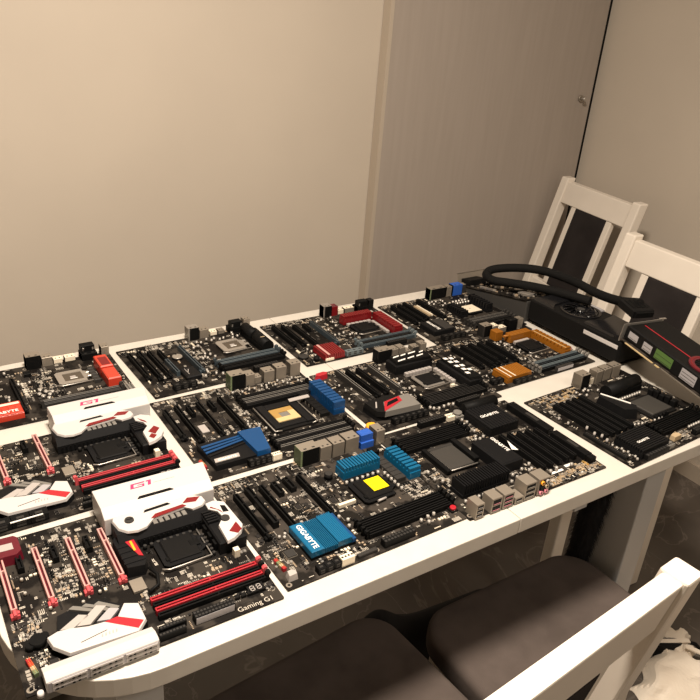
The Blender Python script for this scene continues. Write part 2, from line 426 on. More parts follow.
    def chip(s, u, v, w=10, d=10, h=1.6, m=None, pins=True, label=None):
        b = MB(); m = m or M_CHIP
        b.box(-w/2,-d/2,.3,w/2,d/2,h,m,c=.25)
        if pins:
            n = int(w/1.3)
            for i in range(n):
                x = -w/2+w*(i+.5)/n
                b.box(x-.3,-d/2-1.2,0,x+.3,-d/2,.7,M_TAN); b.box(x-.3,d/2,0,x+.3,d/2+1.2,.7,M_TAN)
            n = int(d/1.3)
            for i in range(n):
                y = -d/2+d*(i+.5)/n
                b.box(-w/2-1.2,y-.3,0,-w/2,y+.3,.7,M_TAN); b.box(w/2,y-.3,0,w/2+1.2,y+.3,.7,M_TAN)
            b.cyl(-w/2+1.6,d/2-1.6,h,h+.1,.6,M_DGREY,n=8)
        o = s.add(b, 'chip', u, v); s.o(u-w/2-1,v-d/2-1,u+w/2+1,v+d/2+1)
        if label: o['label'] = label
        return o
    def battery(s, u, v, m=None):
        b = MB(); b.cyl(0,0,0,3.5,11,M_BLK,n=24); b.cyl(0,0,1.5,5,10,m or M_SILV,n=24); b.box(-2,8,0,2,12.5,6,M_BLK)
        s.add(b, 'coin_battery', u, v); s.o(u-11,v-11,u+11,v+11)
    def header(s, u, v, n=5, rows=2, m=None, colours=None):
        b = MB(); W = n*2.54; D = rows*2.54
        if colours:
            for i, c in enumerate(colours): b.box(W*i/len(colours),0,0,W*(i+1)/len(colours)-.3,D,6,c,c=.4)
        else: b.box(0,0,0,W,D,2.5,m or M_BLK)
        for i in range(n):
            for j in range(rows): b.box(i*2.54+.9,j*2.54+.9,2,i*2.54+1.5,j*2.54+1.5,8,M_GOLD)
        return b, W, D
    def pins(s, u, v, n=5, rows=2, rot=0, m=None, colours=None, label=None):
        b, W, D = s.header(u, v, n, rows, m, colours)
        o = s.add(b, 'pin_header', u, v, rot=rot)
        if label: o['label'] = label
        s.o(u-3,v-3,u+W,v+W) if rot == 0 else s.o(u-D,v,u,v+W)
        return o
    def clutter(s, n=620, dens=None, tan=.3):
        n = int(n*2.3)
        """the uncountable tiny soldered parts and print of the board"""
        b = MB(); R = s.rng; W, D = s.W, s.D
        def free(x, y, q=1.2):
            if x < 2 or y < 2 or x > W-3 or y > D-3: return False
            return not any(a-q < x < c+q and e-q < y < g+q for a, e, c, g in s.occ)
        pal = [M_SMDT]*3+[M_SMDG]*4+[M_SILV]*3+[M_BLK]*4+[M_CHIP]*3+[M_DGREY]*2+[M_CREAM]
        palt = [M_BRASS]*6+[M_SMDT]*4+[M_SILV]*3+[M_BLK]*2+[M_GOLD]*2
        cnt = 0; tries = 0
        zones = dens or []
        while cnt < n and tries < n*6:
            tries += 1
            if zones and R.random() < .45:
                z = R.choice(zones); cx, cy = R.uniform(z[0],z[2]), R.uniform(z[1],z[3]); tn = len(z) > 4
            else: cx, cy = R.uniform(3,W-3), R.uniform(3,D-3); tn = False
            k = R.randint(1,7); hor = R.random() < .5
            kind = R.random()
            m = R.choice(palt if tn else pal)
            if kind < .50:   w, d, h, st = R.uniform(.8,1.5), R.uniform(1.4,2.4), R.uniform(.6,1.2), 2.4
            elif kind < .68: w, d, h, st = R.uniform(2.2,4), R.uniform(2.5,5), R.uniform(1,2.4), 5.2; k = min(k,3)
            elif kind < .74: w, d, h, st = R.uniform(4,7), R.uniform(5,8), 1.5, 9; k = 1; m = M_CHIP
            else:            w, d, h, st = R.uniform(.5,.9), R.uniform(3,9), .12, R.uniform(1.4,2.2); m = M_SILK
            for i in range(k):
                x, y = (cx+i*st, cy) if hor else (cx, cy+i*st)
                if kind >= .74 and hor: pass
                if not free(x, y, max(w,d)/2+.2): continue
                a, c = (w, d) if hor else (d, w)
                b.box(x-a/2,y-c/2,0,x+a/2,y+c/2,h,m)
                if .50 <= kind < .68 and m in (M_BLK, M_CHIP, M_DGREY):
                    b.box(x-a/2-.5,y-c/4,0,x-a/2,y+c/4,.6,M_SILV); b.box(x+a/2,y-c/4,0,x+a/2+.5,y+c/4,.6,M_SILV)
                if .68 <= kind < .74:
                    for q in range(4):
                        b.box(x-a/2+a*(q+.3)/4,y-c/2-1,0,x-a/2+a*(q+.7)/4,y-c/2,.6,M_TAN); b.box(x-a/2+a*(q+.3)/4,y+c/2,0,x-a/2+a*(q+.7)/4,y+c/2+1,.6,M_TAN)
                cnt += 1
        o = s.add(b, 'surface_components'); o['kind'] = 'stuff'; return o
    def scatter_caps(s, zone, n, r=2.6, h=6.5, body=None, gap=7):
        R = s.rng; pts = []
        for _ in range(n*30):
            u, v = R.uniform(zone[0],zone[2]), R.uniform(zone[1],zone[3])
            if all(math.hypot(u-a,v-b) > gap for a,b in pts) and not any(a-r-.5 < u < c+r+.5 and e-r-.5 < v < g+r+.5 for a,e,c,g in s.occ):
                pts.append((u,v))
            if len(pts) >= n: break
        s.caps(pts, r, h, body)

# ------------------------------------------------------------------ boards in the red and white style
def shroud(B, du, v0, v1, L, h, label):
    """white cover over the rear ports, with the red mark and a dark vent"""
    prof = [(v1,1),(v1,h-2),(v1-2,h),(v0+15,h),(v0,h-9),(v0,2),(v0+3,1)]
    b = MB(); n = len(prof)
    # right end is cut back at a slant, as on the real cover
    P = [(0,a,z) for a,z in prof] + [(L-(0 if a > v0+25 else 7),a,z) for a,z in prof]
    b.poly(P, [tuple(range(n)), tuple(range(2*n-1,n-1,-1))] + [(i,n+i,n+(i+1)%n,(i+1)%n) for i in range(n)], M_WHITE)
    o = B.add(b, 'rear_port_cover', du, 0, bevel=.0012); o['label'] = 'white plastic cover over the rear ports'
    B.o(du, v0, du+L, v1)
    g = MB()
    # flutes on the front slope
    g.prism([(50,v0+14),(102,v0+14),(98,v0+19),(54,v0+19)], h-1.2, h+.5, M_BLK)
    g.box(74,v0+14.5,h-1,76,v0+19,h+.8,M_DGREY)
    B.add(g, 'vent_slot', 0, 0, 0, parent=o)
    # red mark: a squared G with an outlined bowl, then a bold slanted 1
    gx, gy = 48, v1-22
    q = MB()
    def sl(x, y): return (gx + x + y*.32, gy + y)
    def para(x0,y0,x1,y1): q.prism([sl(x0,y0),sl(x1,y0),sl(x1,y1),sl(x0,y1)], h, h+.35, M_MAG)
    para(0,0,4.6,11); para(4.6,8.6,20,11); para(4.6,0,20,1.8); para(17,1.8,20,6); para(10,4.6,17,6)
    para(25,0,29.5,11); para(22,8.6,25,11)
    q.prism([sl(33,2.2),sl(64,2.2),sl(64,3),sl(33,3)], h, h+.3, M_LGREY)
    B.add(q, 'lettering', 0, 0, 0, parent=o)
    return o

def g1_board(x, y, rot, D, label, pc, dv, front):
    B = Board(x, y, rot, 305, D, label, seed=11 if front else 12)
    W = M_WHITE
    # full-length slots with metal rails
    for u in pc: B.slot(u, 122+dv*.4, 221+dv*.4, M_PINK, M_PINK, latchm=M_ROSE, inner=M_DKRED)
    for u in ((33,75,117) if front else (48,108)): B.slot(u, 190+dv*.6, 216+dv*.6, M_BLK, h=10, latch=False)
    # four memory slots, two of them red
    B.dimm(156, 297, 66, M_RED, M_RED, both=not front, latchm=M_ROSE); B.dimm(156, 297, 47.5, M_RED, M_RED, latchm=M_ROSE, both=False)
    B.dimm(156, 297, 56.8, M_BLK, M_BLK, latchm=M_ROSE if not front else M_BLK2, both=False)
    B.dimm(156, 297, 38.2, M_BLK, M_BLK, both=False)
    B.socket(222, 140+dv, 52, 50, M_BLKM, 'black')
    # power stage heatsinks with white armour
    vy = dv
    b = MB(); b.profile([(170+vy,0),(170+vy,14),(178+vy,25),(206+vy,25),(206+vy,0)], 150, 276, M_BLKM)
    for i in range(17): b.box(156+i*6.6,168.6+vy,3,158+i*6.6,170+vy,12,M_BLK)
    hs = B.add(b, 'heatsink'); B.o(150,168+vy,276,206+vy)
    arm = [(151,205),(154,186),(163,175),(176,171.5),(189,174),(202,186),(248,191),(257,182),(272,184),(280,192),(279,203),(266,213),(240,215),(196,214),(172,221),(158,220)]
    B.plate([(u,v+vy) for u,v in arm], 25, 29, W, 'armor_plate', hs, 1.4, bevel=.0006, label='white armour plate')
    q = MB()
    q.prism([(199,187+vy),(207,194+vy),(247,197+vy),(251,192+vy),(248,191+vy),(203,186+vy)], 29, 29.5, M_REDHS)
    q.prism([(248,199+vy),(258,208+vy),(275,203+vy),(266,195+vy)], 29, 29.5, M_REDHS)
    B.add(q, 'red_inlay', 0, 0, 0, parent=hs)
    q = MB()
    for i in range(6): q.box(200+i*8.2,178+vy,20,206+i*8.2,188+vy,26.5,M_GREY,c=.6)
    B.add(q, 'grille', 0, 0, 0, parent=hs)
    q = MB(); q.prism([(194,203+vy),(197,208+vy),(230,210+vy),(233,205+vy)], 28.6, 29.4, M_BLK); B.add(q, 'vent_slot', 0, 0, 0, parent=hs)
    if front:
        q = MB(); q.cyl(172,196+vy,29,31,6.5,M_DGREY,n=20,r1=6); q.box(168,195.3+vy,31,176,196.7+vy,31.2,M_BLK); B.add(q, 'screw_cap', 0, 0, 0, parent=hs)
    # right hand heatsink
    b = MB(); b.box(265,108+vy,0,304,186+vy,20,M_BLKM,c=2)
    for i in range(4): b.box(262,118+i*17+vy,0,265,129+i*17+vy,12,M_BLK)
    for i in range(6): b.box(266,150+i*5.5+vy,19,282,153+i*5.5+vy,24,M_BLKM)
    h2 = B.add(b, 'heatsink'); B.o(262,106+vy,305,188+vy)
    out = [(277,189),(290,191),(303,182),(306,124),(298,112),(285,104),(273,101),(275,136),(288,152),(286,166),(276,176)]
    B.plate([(u,v+vy) for u,v in out], 21, 26, W, 'armor_plate', h2, 1.2, bevel=.0005, label='white armour plate')
    q = MB()
    if front:
        q.prism([(283,119+vy),(299,133+vy),(300,116+vy),(292,110+vy)], 26, 26.5, M_REDHS); q.prism([(281,178+vy),(290,165+vy),(291,158+vy),(287,168+vy),(279,176+vy)], 26, 26.5, M_REDHS)
        q.prism([(292,160+vy),(300,158+vy),(300,172+vy),(294,176+vy)], 25.8, 26.3, M_BLK)
    else:
        q.prism([(283,133+vy),(297,146+vy),(303,136+vy),(291,122+vy)], 26, 26.5, M_REDHS); q.prism([(279,118+vy),(286,126+vy),(292,118+vy),(284,110+vy)], 26, 26.5, M_REDHS)
        q.prism([(281,180+vy),(290,167+vy),(291,160+vy),(284,170+vy)], 26, 26.5, M_REDHS)
    B.add(q, 'red_inlay', 0, 0, 0, parent=h2)
    if front:
        q = MB(); q.cyl(289,146+vy,26,28.2,6.5,M_DGREY,n=20,r1=6); B.add(q, 'screw_cap', 0, 0, 0, parent=h2)
    # chipset cover: black base, white wing, red flash, grey blades
    base = [(36,60),(50,27),(128,21),(142,34),(141,62),(128,70),(100,97),(84,97),(52,90),(46,62)]
    o = B.plate(base, 0, 9, M_BLKM, 'chipset_heatsink', ins=.6)
    B.plate([(34,58),(37,42),(51,24),(128,20),(141,34),(141,62),(126,70),(112,50),(78,54),(60,60),(46,62)], 9, 14, W, 'armor_plate', o, 1.2, bevel=.0006, label='white armour plate')
    q = MB(); q.prism([(97,51),(112,52),(137,33),(128,24)], 14, 14.5, M_RED); B.add(q, 'red_inlay', 0, 0, 0, parent=o)
    q = MB()
    for (a, c2, e, f, m) in ((50,60,74,86,M_LGREY),(68,57,96,91,M_LGREY),(90,54,108,80,M_LILAC)):
        q.prism([(a,c2+4),(a+14,c2),(e+10,f-14),(e,f-8)], 9, 12, m)
    for i in range(3): q.prism([(66+i*14,92-i*3),(72+i*14,95-i*3),(100+i*10,76-i*3),(95+i*10,72-i*3)], 9, 11.5, M_GREY)
    B.add(q, 'blade_trim', 0, 0, 0, parent=o)
    q = MB()
    for i in range(5): q.prism([(88+i*4,30.5),(89.6+i*4,30.5),(90.6+i*4,34.5),(89+i*4,34.5)], 14, 14.4, M_LGREY)
    q.prism([(66,33),(96,37.6),(96,38.4),(66,33.8)], 14, 14.4, M_DGREY); B.add(q, 'print', 0, 0, 0, parent=o)
    if front:
        prof = [(-6,1),(-6,16),(-3,18),(8,18),(20,13),(20,1)]
        b = MB(); b.profile(prof, 20, 142, M_WHITE)
        so = B.add(b, 'drive_port_cover', bevel=.0008); so['label'] = 'white cover over the drive ports'; B.o(18,-8,144,22)
        q = MB(); q.box(22,-6.6,1.5,141,-6,15,M_LILAC)
        for i in range(2):
            for j in range(3):
                x = 26+j*39
                q.box(x,-7.4,2+i*6.5,x+36,-6.6,7.6+i*6.5,M_WHITE); q.box(x+1.5,-7.7,3+i*6.5,x+34.5,-7.2,4.6+i*6.5,M_GREY); q.box(x+1.5,-7.7,5.6+i*6.5,x+34.5,-7.2,6.4+i*6.5,M_LGREY)
                for k in (3,8,20,26): q.box(x+k,-7.8,3.1+i*6.5,x+k+2.6,-7.3,5.4+i*6.5,M_BLK)
        B.add(q, 'drive_ports', 0, 0, 0, parent=so)
        q = MB(); q.cyl(14,-2,0,6,4,W,n=14,r1=3.2); B.add(q, 'cable_clip', 0, 0, 0)
    else:
        B.sata(4, 4, 100, 20, 12, M_BLK, 4)
        q = MB(); q.box(50,2.5,12,92,4.5,13,M_WPRINT); B.add(q, 'white_strip'); 
    # audio cover
    b = MB(); b.prism([(4,213),(33,211),(41,218),(41,248),(36,254),(4,255)], 0, 14, M_DKRED, ins=2.5)
    b.prism([(13,226),(31,225),(31,238),(13,239)], 14, 14.4, M_LGREY)
    if front: a = B.add(b, 'sound_shield'); a['label'] = 'wine red metal shield with pale window'; B.o(2,210,43,256)
    # black bridge heatsink with red sticker
    if front:
        b = MB(); b.prism([(146,122),(168,118),(174,128),(173,188),(150,192),(144,184)], 0, 15, M_BLKM, ins=2)
        for i in range(4): b.box(145,130+i*11,13,172,133+i*11,16,M_BLKM)
        k = B.add(b, 'heatsink'); B.o(143,117,175,193)
        q = MB(); q.prism([(156,180),(169,184),(171,136),(166,140),(163,152)], 15, 16.2, M_RED); B.add(q, 'red_badge', 0, 0, 0, parent=k)
        q = MB(); q.prism([(163,150),(166,150),(166,170),(163,170)], 16.2, 16.5, M_ORNP); B.add(q, 'badge_print', 0, 0, 0, parent=k)
    B.chip(152, 102, 17, 22, 4, M_TAN, False, label='silver capped chip')
    if front:
        t = MB(); t.tube([(172,118,10),(178,104,8),(174,88,6),(160,82,5)], 2.2, M_BLK, 8); B.add(t, 'cable_guard'); B.o(160,80,182,118)
    # front edge
    B.conn(191, 9, 242, 20, 12, M_BLK, cols=12, rows=2, front=M_LILAC if front else None)
    B.conn(150, 14, 182, 20, 9, M_BLK, 'drive_connector', 8, 1); B.conn(146, 4, 178, 10, 9, M_BLK, 'drive_connector', 8, 1)
    B.chokes([(252+i*8, 26-i*.4) for i in range(3)], 6, 6, 5, M_BLK2)
    b = MB(); b.box(0,0,0,22,13,5,M_BLK2,c=.5)
    for i in range(2):
        x = 3+i*9
        for z in ((x,2,x+6,3),(x,6,x+6,7),(x,10,x+6,11),(x,2,x+1,7),(x+5,6,x+6,11),(x,6,x+1,11),(x+5,2,x+6,7)): b.box(z[0],z[1],5,z[2],z[3],5.15,M_LGREY)
    B.add(b, 'status_display', 268, 22); B.o(268,22,290,35)
    if front: B.text('Gaming G1', 244.5, 4, 46, M_SILK, T+.05, bold=-.0001); B.o(244,2,299,13)
    b = MB(); b.box(0,0,0,8,8,12,M_CREAM,c=.5); B.add(b, 'fan_connector', 280, 94+dv); B.o(280,94+dv,288,102+dv)
    # left edge
    b = MB(); b.cyl(0,0,0,9,9,M_BLK,n=14); b.cyl(-9,-3,0,7,5,M_BLK,n=10); b.cyl(8,5,0,7,5,M_BLK,n=10); B.add(b, 'choke', 26, 66); B.o(12,56,40,76)
    B.pins(18, 22, 10, 2, rot=radians(100), colours=(M_GRN,M_BRASS,M_REDO,M_RED) if front else None, label='colour coded header' if front else None)
    B.chip(36, 30, 9, 11, 3); B.caps([(86,104),(50,112),(108,112),(29,150),(72,158),(66,186),(30,176)], 2.4, 5, M_TAN)
    B.caps([(182+i*9, 164+dv) for i in range(8)], 3.2, 7, M_BLK2, M_DGREY); B.caps([(258, 112+i*8+dv) for i in range(6)], 3, 6, M_BLK2, M_DGREY)
    shroud(B, 143 if front else 158, 210 if front else 198, D+7 if front else 247, 164, 38, '')
    B.clutter(820 if front else 560, [(8,20,36,110),(150,70,180,112),(240,20,300,32),(60,120,140,220)])
    return B
g1_board(.0555, .612, -.012, 264, 'large motherboard with white armour and red slots at the near left table corner', (12,54,96,138), 0, True)
g1_board(.046, .889, .008, 222, 'motherboard with white armour and red memory slots directly behind the nearest white and red one', (67,128), -14, False)

# ------------------------------------------------------------------ back row
# small board with red heatsinks
B = Board(.066, 1.162, 0, 305, 208, 'motherboard with orange red heatsinks at the left end of the back row', seed=3)
B.dimm(144,277,47,M_DGREY,M_GREY); B.dimm(144,277,37,M_DGREY,M_DGREY)
B.socket(214,122,50,44,M_SILV,'open')
B.slot(112,36,150,M_BLK,M_BLK2); B.slot(72,80,165,M_BLK); B.slot(50,80,165,M_BLK); B.slot(30,80,165,M_BLK); 
b = MB(); b.box(0,0,0,66,44,11,M_REDO,c=1); b.box(0,31,11,66,40,12,M_REDO); 
for i in range(6): b.box(1+i*11,0,11,9+i*11,28,12.5,M_REDO,c=.3)
b.box(2,32,12,64,39,12.2,M_CREAM)
h = B.add(b,'heatsink',42,19); h['label'] = 'orange red chipset heatsink with white lettering'; B.o(42,19,108,63)
B.text('GIGABYTE', 8, 6, 50, M_WPRINT, 12.6, parent=h)
b = MB(); b.box(0,48,0,24,97,22,M_REDO,c=2); b.box(0,0,0,24,44,20,M_REDO,c=2); b.box(4,52,22,20,86,22.3,M_REDHS); b.box(2,44,0,22,48,12,M_BLK)
h = B.add(b,'heatsink',262,60); h['label'] = 'orange red two-piece heatsink'; B.o(262,60,286,158)
B.chokes([(250,92),(250,104),(250,116),(250,128),(250,140)],11,10,8,M_DGREY)
B.port(147,173,27,22,M_TAN,M_BLK,None,'audio_port',label='tall black and tin audio port')
B.port(176,195,18,18,M_TAN,M_TAN,None,'network_port'); B.port(198,214,9,14,M_CREAM,M_CREAM,name='video_port'); B.port(219,238,9,14,M_CREAM,M_CREAM,name='video_port')
B.port(248,278,14,26,M_BLK,M_BLK,name='monitor_port'); b = MB(); b.box(0,0,0,26,16,13,M_BLK,c=1); b.cyl(4,-.2,6,9,2,M_SILV,n=8); b.box(2,-.3,3,5,0,8,M_SILV); b.box(21,-.3,3,24,0,8,M_SILV); B.add(b,'monitor_port',250,196,T+14)
B.port(288,303,19,18,M_TAN,M_TAN,name='keyboard_port')
B.caps([(150,98),(146,84),(158,88),(150,74),(162,76),(158,64),(168,84)],4.2,5,M_SILV); B.chip(136,150,14,14,3); B.chokes([(142,166)],12,12,8,M_BLK)
B.scatter_caps((20,70,140,200),10,2.8,7); B.conn(214,8,266,18,11,M_BLK2); B.conn(286,20,300,46,9,M_GREY,cols=2,rows=6)
b = MB()
for i in range(7): b.box(126,90+i*8,0,131,96+i*8,.15,M_SILK); b.box(132,90+i*8,0,135,94+i*8,.15,M_SILK)
B.add(b,'print'); B.text('GIGABYTE',124,122,44,M_SILK,T+.1,rot=-pi/2)
B.clutter(420,[(150,60,180,180),(280,20,303,120),(120,60,180,170)])

# black board with big black heatsink
B = Board(.390, 1.150, .03, 300, 212, 'black motherboard with silver socket and rounded black heatsink in the back row', seed=4)
for u,a,z in ((14,72,176),(34,62,176),(52,62,168)): B.slot(u,a,z,M_BLK,M_BLK2)
B.slot(72,128,165,M_BLK,h=10,latch=False); B.slot(70,60,120,M_BGREYD,M_BGREYD,latch=False); B.slot(116,58,165,M_BGREYD,M_BGREYD)
o = B.block(76,32,106,72,10,M_BLKM,c=2); b = MB(); b.box(8,10,10,9,34,10.3,M_LGREY); b.prism([(14,30),(15.5,30),(9,16),(7.5,16)],10,10.3,M_LGREY); B.add(b,'print',0,0,0,parent=o)
B.sata(40,8,86,20,11,M_BLK,3); B.battery(98,132); B.conn(208,8,262,18,11,M_BLK2)
B.dimm(155,288,72,M_BGREYD,M_BGREY); B.dimm(155,288,60,M_BGREYD,M_BGREY); B.dimm(155,288,49,M_BLK,M_BLK2); B.dimm(155,288,38,M_BLK,M_BLK2)
B.socket(220,132,50,46,M_SILV,'open')
b = MB(); b.tube([(0,0,13),(1,70,14)],13,M_BLK,18); b.box(-13,2,0,13,68,10,M_BLK); b.tube([(-2,54,15),(-4,98,16)],12,M_BLK,18); b.box(-14,54,0,9,98,10,M_BLK); b.box(-8,20,26.4,2,22,27,M_BRASS)
h = B.add(b,'heatsink',276,78); h['label'] = 'rounded black heatsink'; B.o(260,78,292,178)
B.port(150,174,28,20,M_SILV,M_BLK,M_SILV,'audio_port',label='black audio port with silver side'); B.port(177,197,19,18,M_TAN,M_TAN,name='network_port')
B.port(203,218,8,14,M_CREAM,M_CREAM,name='video_port'); B.port(222,236,8,14,M_TAN,M_TAN,name='video_port')
B.port(246,276,12,24,M_BLK,M_BLK,name='monitor_port'); b = MB(); b.box(0,0,0,26,16,14,M_BLK,c=1.5); b.box(1,-.3,3,4,0,9,M_SILV); b.box(22,-.3,3,25,0,9,M_SILV); B.add(b,'monitor_port',248,192,T+12)
B.port(282,297,24,16,M_TAN,M_TAN,name='keyboard_port')
B.scatter_caps((130,90,170,190),12,3,7); B.scatter_caps((180,162,250,190),9,3,7); B.scatter_caps((110,20,150,60),5,3,8)
b = MB(); b.box(0,0,0,7,7,10,M_WHITE,c=.4); B.add(b,'fan_connector',291,84); B.o(291,84,298,91)
B.clutter(430,[(4,180,140,205),(120,60,160,190),(30,22,150,55)])

# board with dark red heatsinks
B = Board(.705, 1.146, .0, 305, 212, 'black motherboard with dark red heatsinks in the middle of the back row', seed=5)
for u,a,z in ((19,92,186),(40,86,180),(64,66,172)): B.slot(u,a,z,M_BLK,M_BLK2)
B.slot(88,140,170,M_BLK,h=10,latch=False); B.slot(110,66,172,M_BGREYD,M_DGREY)
h = B.fins(45,4,94,54,13,9,'u',M_REDHS,frac=.7,label='dark red chipset heatsink'); b = MB(); b.box(7,0,12,12,50,13.6,M_PINK); B.add(b,'stripe',0,0,0,parent=h)
B.battery(12,36,M_DGREY); B.caps([(30,13)],7,10,M_BLK2,M_BLK); B.sata(98,3,140,15,10,M_BGREY,3)
B.dimm(150,290,44,M_BGREYD,M_BGREY,latchm=M_BGREY); B.dimm(150,290,33,M_BLK,M_DGREY,latchm=M_BGREY); B.dimm(150,290,22,M_BGREYD,M_BGREY,latchm=M_BGREY)
B.socket(212,104,50,46,M_BLKM,'black')
h = B.fins(178,142,256,160,21,13,'u',M_REDHS,frac=.75,zb=.7,label='dark red heatsink behind the socket'); h = B.fins(258,52,280,142,20,9,'v',M_REDHS,frac=.8,zb=.7,label='dark red heatsink right of the socket')
B.chokes([(188+i*11,134) for i in range(6)],9,7,6,M_LGREY); B.chokes([(250,70+i*11) for i in range(6)],7,9,6,M_LGREY)
B.port(157,178,28,20,M_SILV,M_BLK,M_SILV,'audio_port',label='black audio port with silver side'); B.port(181,197,23,18,M_DKRED,M_REDHS,name='network_port',label='dark red port block')
B.port(201,216,10,14,M_CREAM,M_CREAM,name='video_port'); B.port(220,246,11,14,M_CREAM,M_TAN,name='video_port')
B.port(250,280,13,24,M_BLK,M_BLK,name='monitor_port'); b = MB(); b.box(0,0,0,26,16,14,M_BLK,c=1.5); b.box(1,-.3,3,4,0,9,M_SILV); B.add(b,'monitor_port',252,192,T+13)
B.port(287,301,22,16,M_BLK2,M_BLK2,name='keyboard_port')
B.scatter_caps((126,70,180,190),12,3,7); B.scatter_caps((30,20,44,60),3,2.6,7); B.conn(206,5,258,14,10,M_BLK)
b = MB(); b.box(0,0,0,20,5,5,M_CREAM); B.add(b,'header',46,-1+3); B.chip(112,30,12,12,2)
B.clutter(430,[(4,188,140,208),(120,60,178,190),(10,10,100,60)])

# board with pale socket cover
B = Board(1.022, 1.117, .0, 280, 232, 'black motherboard with cream socket square at the right end of the back row', seed=6)
for u,a,z in ((22,110,205),(42,110,205),(62,120,210)): B.slot(u,a,z,M_BLK,M_BLK2)
B.slot(108,112,214,M_BLK,M_BLK2); b = MB(); b.box(0,0,0,5,62,4,M_BRASS); b.box(8,0,0,12,62,4,M_CREAM); B.add(b,'connector_strip',82,132); B.o(82,132,94,194)
h = B.block(20,34,78,90,13,M_BLKM,c=2); b = MB(); b.box(30,1,13,57,55,14,M_DGREY); B.add(b,'cap_plate',0,0,0,parent=h); B.text('GIGABYTE',14,52,46,M_WPRINT,13.4,rot=-pi/2,parent=h)
B.socket(203,120,46,44,M_BLKM,None,lever=False)
b = MB(); b.box(-21,-19,4,21,19,6.5,M_CREAM,c=.5); b.cyl(-2,0,6.5,6.7,1.6,M_DGREY,n=8); o = B.add(b,'socket_cover',203,120); o['label'] = 'cream square over the socket'
B.fins(232,92,252,168,22,8,'v',M_BLKM,name='heatsink'); B.fins(150,92,172,150,16,7,'v',M_BLKM)
for v in (64,53): B.dimm(140,262,v,M_DGREY,M_GREY,latchm=M_DGREY)
for v in (42,31): B.dimm(140,262,v,M_BLK,M_DGREY,latchm=M_DGREY)
B.port(150,200,28,20,M_TAN,M_BLK,M_GRN,'audio_port',label='black port block with pale green side'); B.port(206,222,26,18,M_TAN,M_TAN,name='network_port'); B.port(226,256,28,20,M_BLUEP,M_BLUEP,name='monitor_port',label='blue monitor port'); B.port(260,272,24,16,M_TAN,M_DGREY,name='keyboard_port')
B.caps([(186+i*9,160) for i in range(7)]+[(190+i*10,172) for i in range(6)],3.4,8); B.scatter_caps((125,150,180,205),10,3,7); B.sata(24,6,90,18,11,M_BLK2,4); B.conn(206,6,256,16,11,M_BLK)
B.clutter(420,[(4,206,140,228),(120,110,180,215),(80,20,140,110)])

# ------------------------------------------------------------------ middle row
# board with gold socket
B = Board(.373, .876, -.005, 305, 262, 'black motherboard with gold centred socket and blue striped heatsink in the middle row', seed=7)
for u,a,z in ((10,124,214),(33,108,218),(72,108,216),(113,108,216)): B.slot(u,a,z,M_BLK,M_BLK2)
B.slot(52,182,212,M_BLK,h=10,latch=False); B.slot(92,184,214,M_BLK,h=10,latch=False)
b = MB(); b.prism([(17,86),(22,18),(118,18),(116,90),(80,94)],0,10,M_BLKM,ins=1)
for i in range(4): b.prism([(22,44+i*8),(90,56+i*7),(90,59+i*7),(22,48+i*8)],10,12,M_BLKM)
h = B.add(b,'heatsink'); B.o(15,15,130,95)
q = MB()
for i in range(3): q.prism([(20,52+i*9),(92,64+i*6),(92,68+i*6),(20,57+i*9)],11,13,M_BLUE)
B.add(q,'blue_inlay',0,0,0,parent=h)
q = MB(); q.prism([(88,86),(92,16),(116,16),(130,84)],8,17,M_BLUE,ins=1.2); o = B.add(q,'blue_block',0,0,0,parent=h); o['label'] = 'solid blue end block'
q = MB(); q.prism([(24,26),(66,26),(68,36),(26,36)],10,11,M_LGREY); B.add(q,'name_plate',0,0,0,parent=h); B.text('GIGABYTE',30,28,32,M_WPRINT,11.1,parent=h)
# LGA socket with gold centre
b = MB(); b.box(-44,-44,0,44,44,4,M_BLK2,c=.8); b.box(-38,-40,4,-24,40,8,M_BLKM,c=1); b.box(24,-40,4,38,40,8,M_BLKM,c=1); b.box(-24,24,4,24,38,7,M_BLKM,c=1); b.box(-24,-38,4,24,-24,7,M_BLKM,c=1)
s0 = B.add(b,'processor_socket',196,118); B.o(150,72,242,164)
q.box(-22,-21,4,22,-8,6,M_GOLDL); q.box(-22,8,4,22,21,6,M_GOLD); q.box(-22,-8,4,-9,8,6,M_GOLD); q.box(9,-8,4,22,8,6,M_GOLDL); q.box(-9,-8,4,9,8,4.6,M_GREY)
o = B.add(q,'contact_field',0,0,0,parent=s0); o['label'] = 'gold contacts around a grey centre'
q = MB(); q.tube([(-42,40,6),(-42,-46,6),(-30,-48,6)],1.2,M_SILV,8); q.tube([(42,40,6),(42,-46,6),(30,-48,6)],1.2,M_SILV,8); B.add(q,'socket_lever',0,0,0,parent=s0)
for v in (191,180,): B.dimm(146,286,v,M_DGREY,M_GREY,latchm=M_BLK2)
for v in (202,170): B.dimm(146,286,v,M_BLK,M_BLK2)
for v in (44,26): B.dimm(138,278,v,M_DGREY,M_GREY,latchm=M_BLK2)
for v in (53,35): B.dimm(138,278,v,M_BLK,M_BLK2)
h = B.fins(278,84,302,176,25,9,'v',M_BLUE,frac=.75,zb=.45,label='blue finned heatsink')
B.chokes([(262,92+i*12.5) for i in range(7)],18,11,8,M_BLK2)
B.sata(72,3,112,13,11,M_BLK,4); o = B.conn(114,3,130,12,11,M_CREAM,'drive_connector',4,1,label='cream connector'); B.conn(200,4,254,14,11,M_BLK)
B.port(149,179,30,22,M_TAN,M_BLK,M_GRN,'audio_port',label='black audio port with green side'); B.port(182,200,24,20,M_TAN,M_TAN,name='network_port'); B.port(203,216,13,16,M_TAN,M_TAN,name='video_port')
B.port(220,242,23,20,M_TAN,M_TAN,name='data_port'); B.port(246,268,26,20,M_TAN,M_TAN,name='data_port'); B.port(277,299,28,20,M_TAN,M_TAN,name='data_port')
b = MB(); b.box(0,0,0,9,9,8,M_RED,c=1); 
